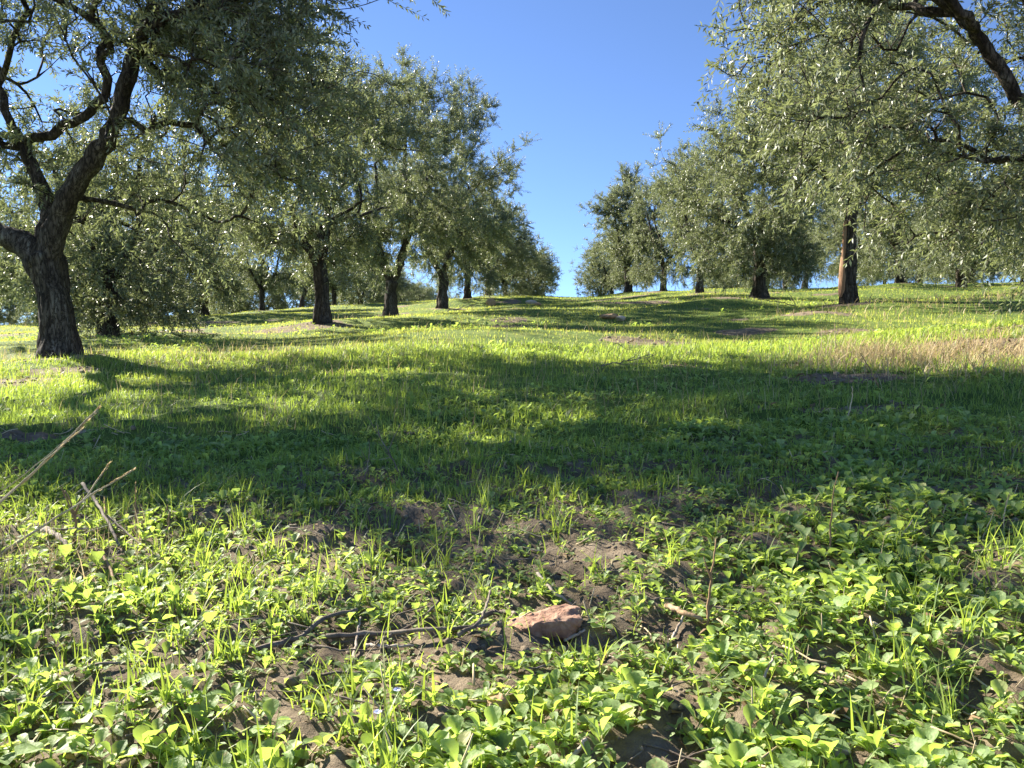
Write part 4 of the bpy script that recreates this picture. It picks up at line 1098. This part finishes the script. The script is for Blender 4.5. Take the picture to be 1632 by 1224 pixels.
seedling(1460, 930, 0.0326, 6, 'sunlit heart-leaved seedling high in the dense green bank', (35, 75), .78, RO, .6)
seedling(1540, 985, 0.0326, 6, 'heart-leaved seedling at the outer side of the green bank', (35, 75), .78, RO, .6)
seedling(1150, 1110, 0.0296, 6, 'low seedling on the bare soil beside the bone-white stub', (10, 50), .5, LA)
seedling(1010, 1120, 0.0296, 5, 'narrow-leaved seedling on soil between reddish stone and bottom edge', (15, 60), .48, LA)
seedling(985, 1145, 0.0266, 5, 'round-leaved dark seedling low in front of the reddish stone', (20, 55), .66)
seedling(430, 1180, 0.0311, 7, 'tall bushy seedling with a woody stem standing on dark soil', (10, 65), .6, OB, .7)
seedling(520, 1130, 0.0266, 5, 'pale seedling with rounded leaves next to the tall bushy one', (20, 60), .62)
seedling(560, 1180, 0.0266, 6, 'bright upright seedling amid grass at the bottom below the dry sticks', (40, 75), .6)
seedling(290, 1205, 0.0326, 6, 'two-toned seedling with one bright round leaf at the bottom edge', (20, 65), .66)
seedling(220, 1120, 0.0340, 7, 'broad green seedling at the centre of a leafy cluster', (20, 70), .66)
seedling(325, 1155, 0.0296, 4, 'seedling with a single upright round leaf on dark soil', (40, 75), .72, RO)
seedling(80, 1210, 0.0370, 6, 'wide-leaved seedling in the bottom corner under long grass', (15, 55), .62)
seedling(130, 1150, 0.0311, 6, 'seedling between long grass blades near the bottom corner', (20, 65), .6)
seedling(300, 870, 0.0296, 6, 'seedling with glowing leaves at the edge of the dark shade', (20, 60), .66, RO)
seedling(1240, 835, 0.0355, 5, 'round-leaved seedling catching light at the edge of the shade beside the tall brown stalk', (40, 80), .7, RO, .5)
seedling(1060, 1000, 0.0296, 6, 'dark green seedling tucked against the wide end of the reddish stone', (20, 55), .6) if False else seedling(962, 1000, 0.0252, 7, 'dark green seedling tucked against the wide end of the reddish stone', (15, 55), .6)
seedling(700, 1215, 0.0281, 6, 'low seedling at the bottom edge below the small tan stone', (15, 55), .55, LA)
seedling(830, 1165, 0.0281, 6, 'pointed-leaved seedling just below the small tan stone', (20, 60), .5, LA)
seedling(1590, 1150, 0.0340, 6, 'seedling in the bottom corner beneath the green bank', (20, 60), .62)

# small blue speedwell flowers
def flower(u, v, label):
    x, y = at(u, v); root = thing('blue_flower', (x, y, gz(x, y)), label, 'flower')
    b = Bag(); b.add(*tube(np.array([[0, 0, -.003], [.001, 0, .012], [0, 0, .024]]), np.array([.0006, .0005, .0005]), 5)); b.build('stem', M_WEED, root)
    for i in range(4):
        a = i * 1.57 + .4; U = np.array([[math.cos(a) * .8, math.sin(a) * .8 - .2, .5]])
        V, Q = broad_leaves(np.array([[0, 0, .024]]), unit(U), np.array([[0, -.2, 1.]]), np.array([.0052]), np.array([.0050]), np.array([.2]), [.2, .4, .55, .75, .9, 1, 1, .9, .6, .1], .1, 5)
        mesh_np('petal', V, [Q], M_PETAL, root)
flower(633, 1135, 'tiny blue flower over bare soil, the higher of two')
flower(602, 1172, 'tiny blue flower among seedling leaves, the lower of two')

# ================================================================ LIGHT, SKY, CAMERA
w = bpy.data.worlds.new("World"); SC.world = w; w.use_nodes = True
nt = w.node_tree; nt.nodes.clear()
sky = nt.nodes.new('ShaderNodeTexSky'); sky.sky_type = 'NISHITA'; sky.sun_disc = False
sky.sun_elevation = R(SUN_EL); sky.sun_rotation = R(SUN_AZ)
sky.altitude = 300; sky.air_density = .65; sky.dust_density = .0; sky.ozone_density = 6.0
bg = nt.nodes.new('ShaderNodeBackground'); bg.inputs['Strength'].default_value = .065
out = nt.nodes.new('ShaderNodeOutputWorld')
hs = nt.nodes.new('ShaderNodeHueSaturation'); hs.inputs['Saturation'].default_value = .97; hs.inputs['Value'].default_value = 1.0; hs.inputs['Hue'].default_value = .502
nt.links.new(sky.outputs[0], hs.inputs['Color']); nt.links.new(hs.outputs[0], bg.inputs[0]); nt.links.new(bg.outputs[0], out.inputs[0])

sd = bpy.data.lights.new('sun', 'SUN'); sd.energy = 5.0; sd.angle = R(.53); sd.color = (1, .93, .80)
so = bpy.data.objects.new('sun', sd); COL.objects.link(so)
az, el = R(SUN_AZ), R(SUN_EL)
to_sun = Vector((math.sin(az) * math.cos(el), math.cos(az) * math.cos(el), math.sin(el)))
so.rotation_euler = to_sun.to_track_quat('Z', 'Y').to_euler(); so.location = (0, 0, 30)

cd = bpy.data.cameras.new('camera'); co = bpy.data.objects.new('camera', cd); COL.objects.link(co)
cd.sensor_width = 36; cd.lens = F / 1632 * 36; cd.clip_start = .03; cd.clip_end = 1000
co.location = (0, 0, 0); co.rotation_euler = (R(90), 0, 0)
SC.camera = co

SC.view_settings.view_transform = 'Standard'; SC.view_settings.look = 'None'
SC.view_settings.exposure = 2.0; SC.view_settings.gamma = 1
cy = SC.cycles
cy.use_denoising = True
cy.max_bounces = 6; cy.diffuse_bounces = 2; cy.glossy_bounces = 2; cy.transmission_bounces = 4; cy.transparent_max_bounces = 4
cy.caustics_reflective = False; cy.caustics_refractive = False
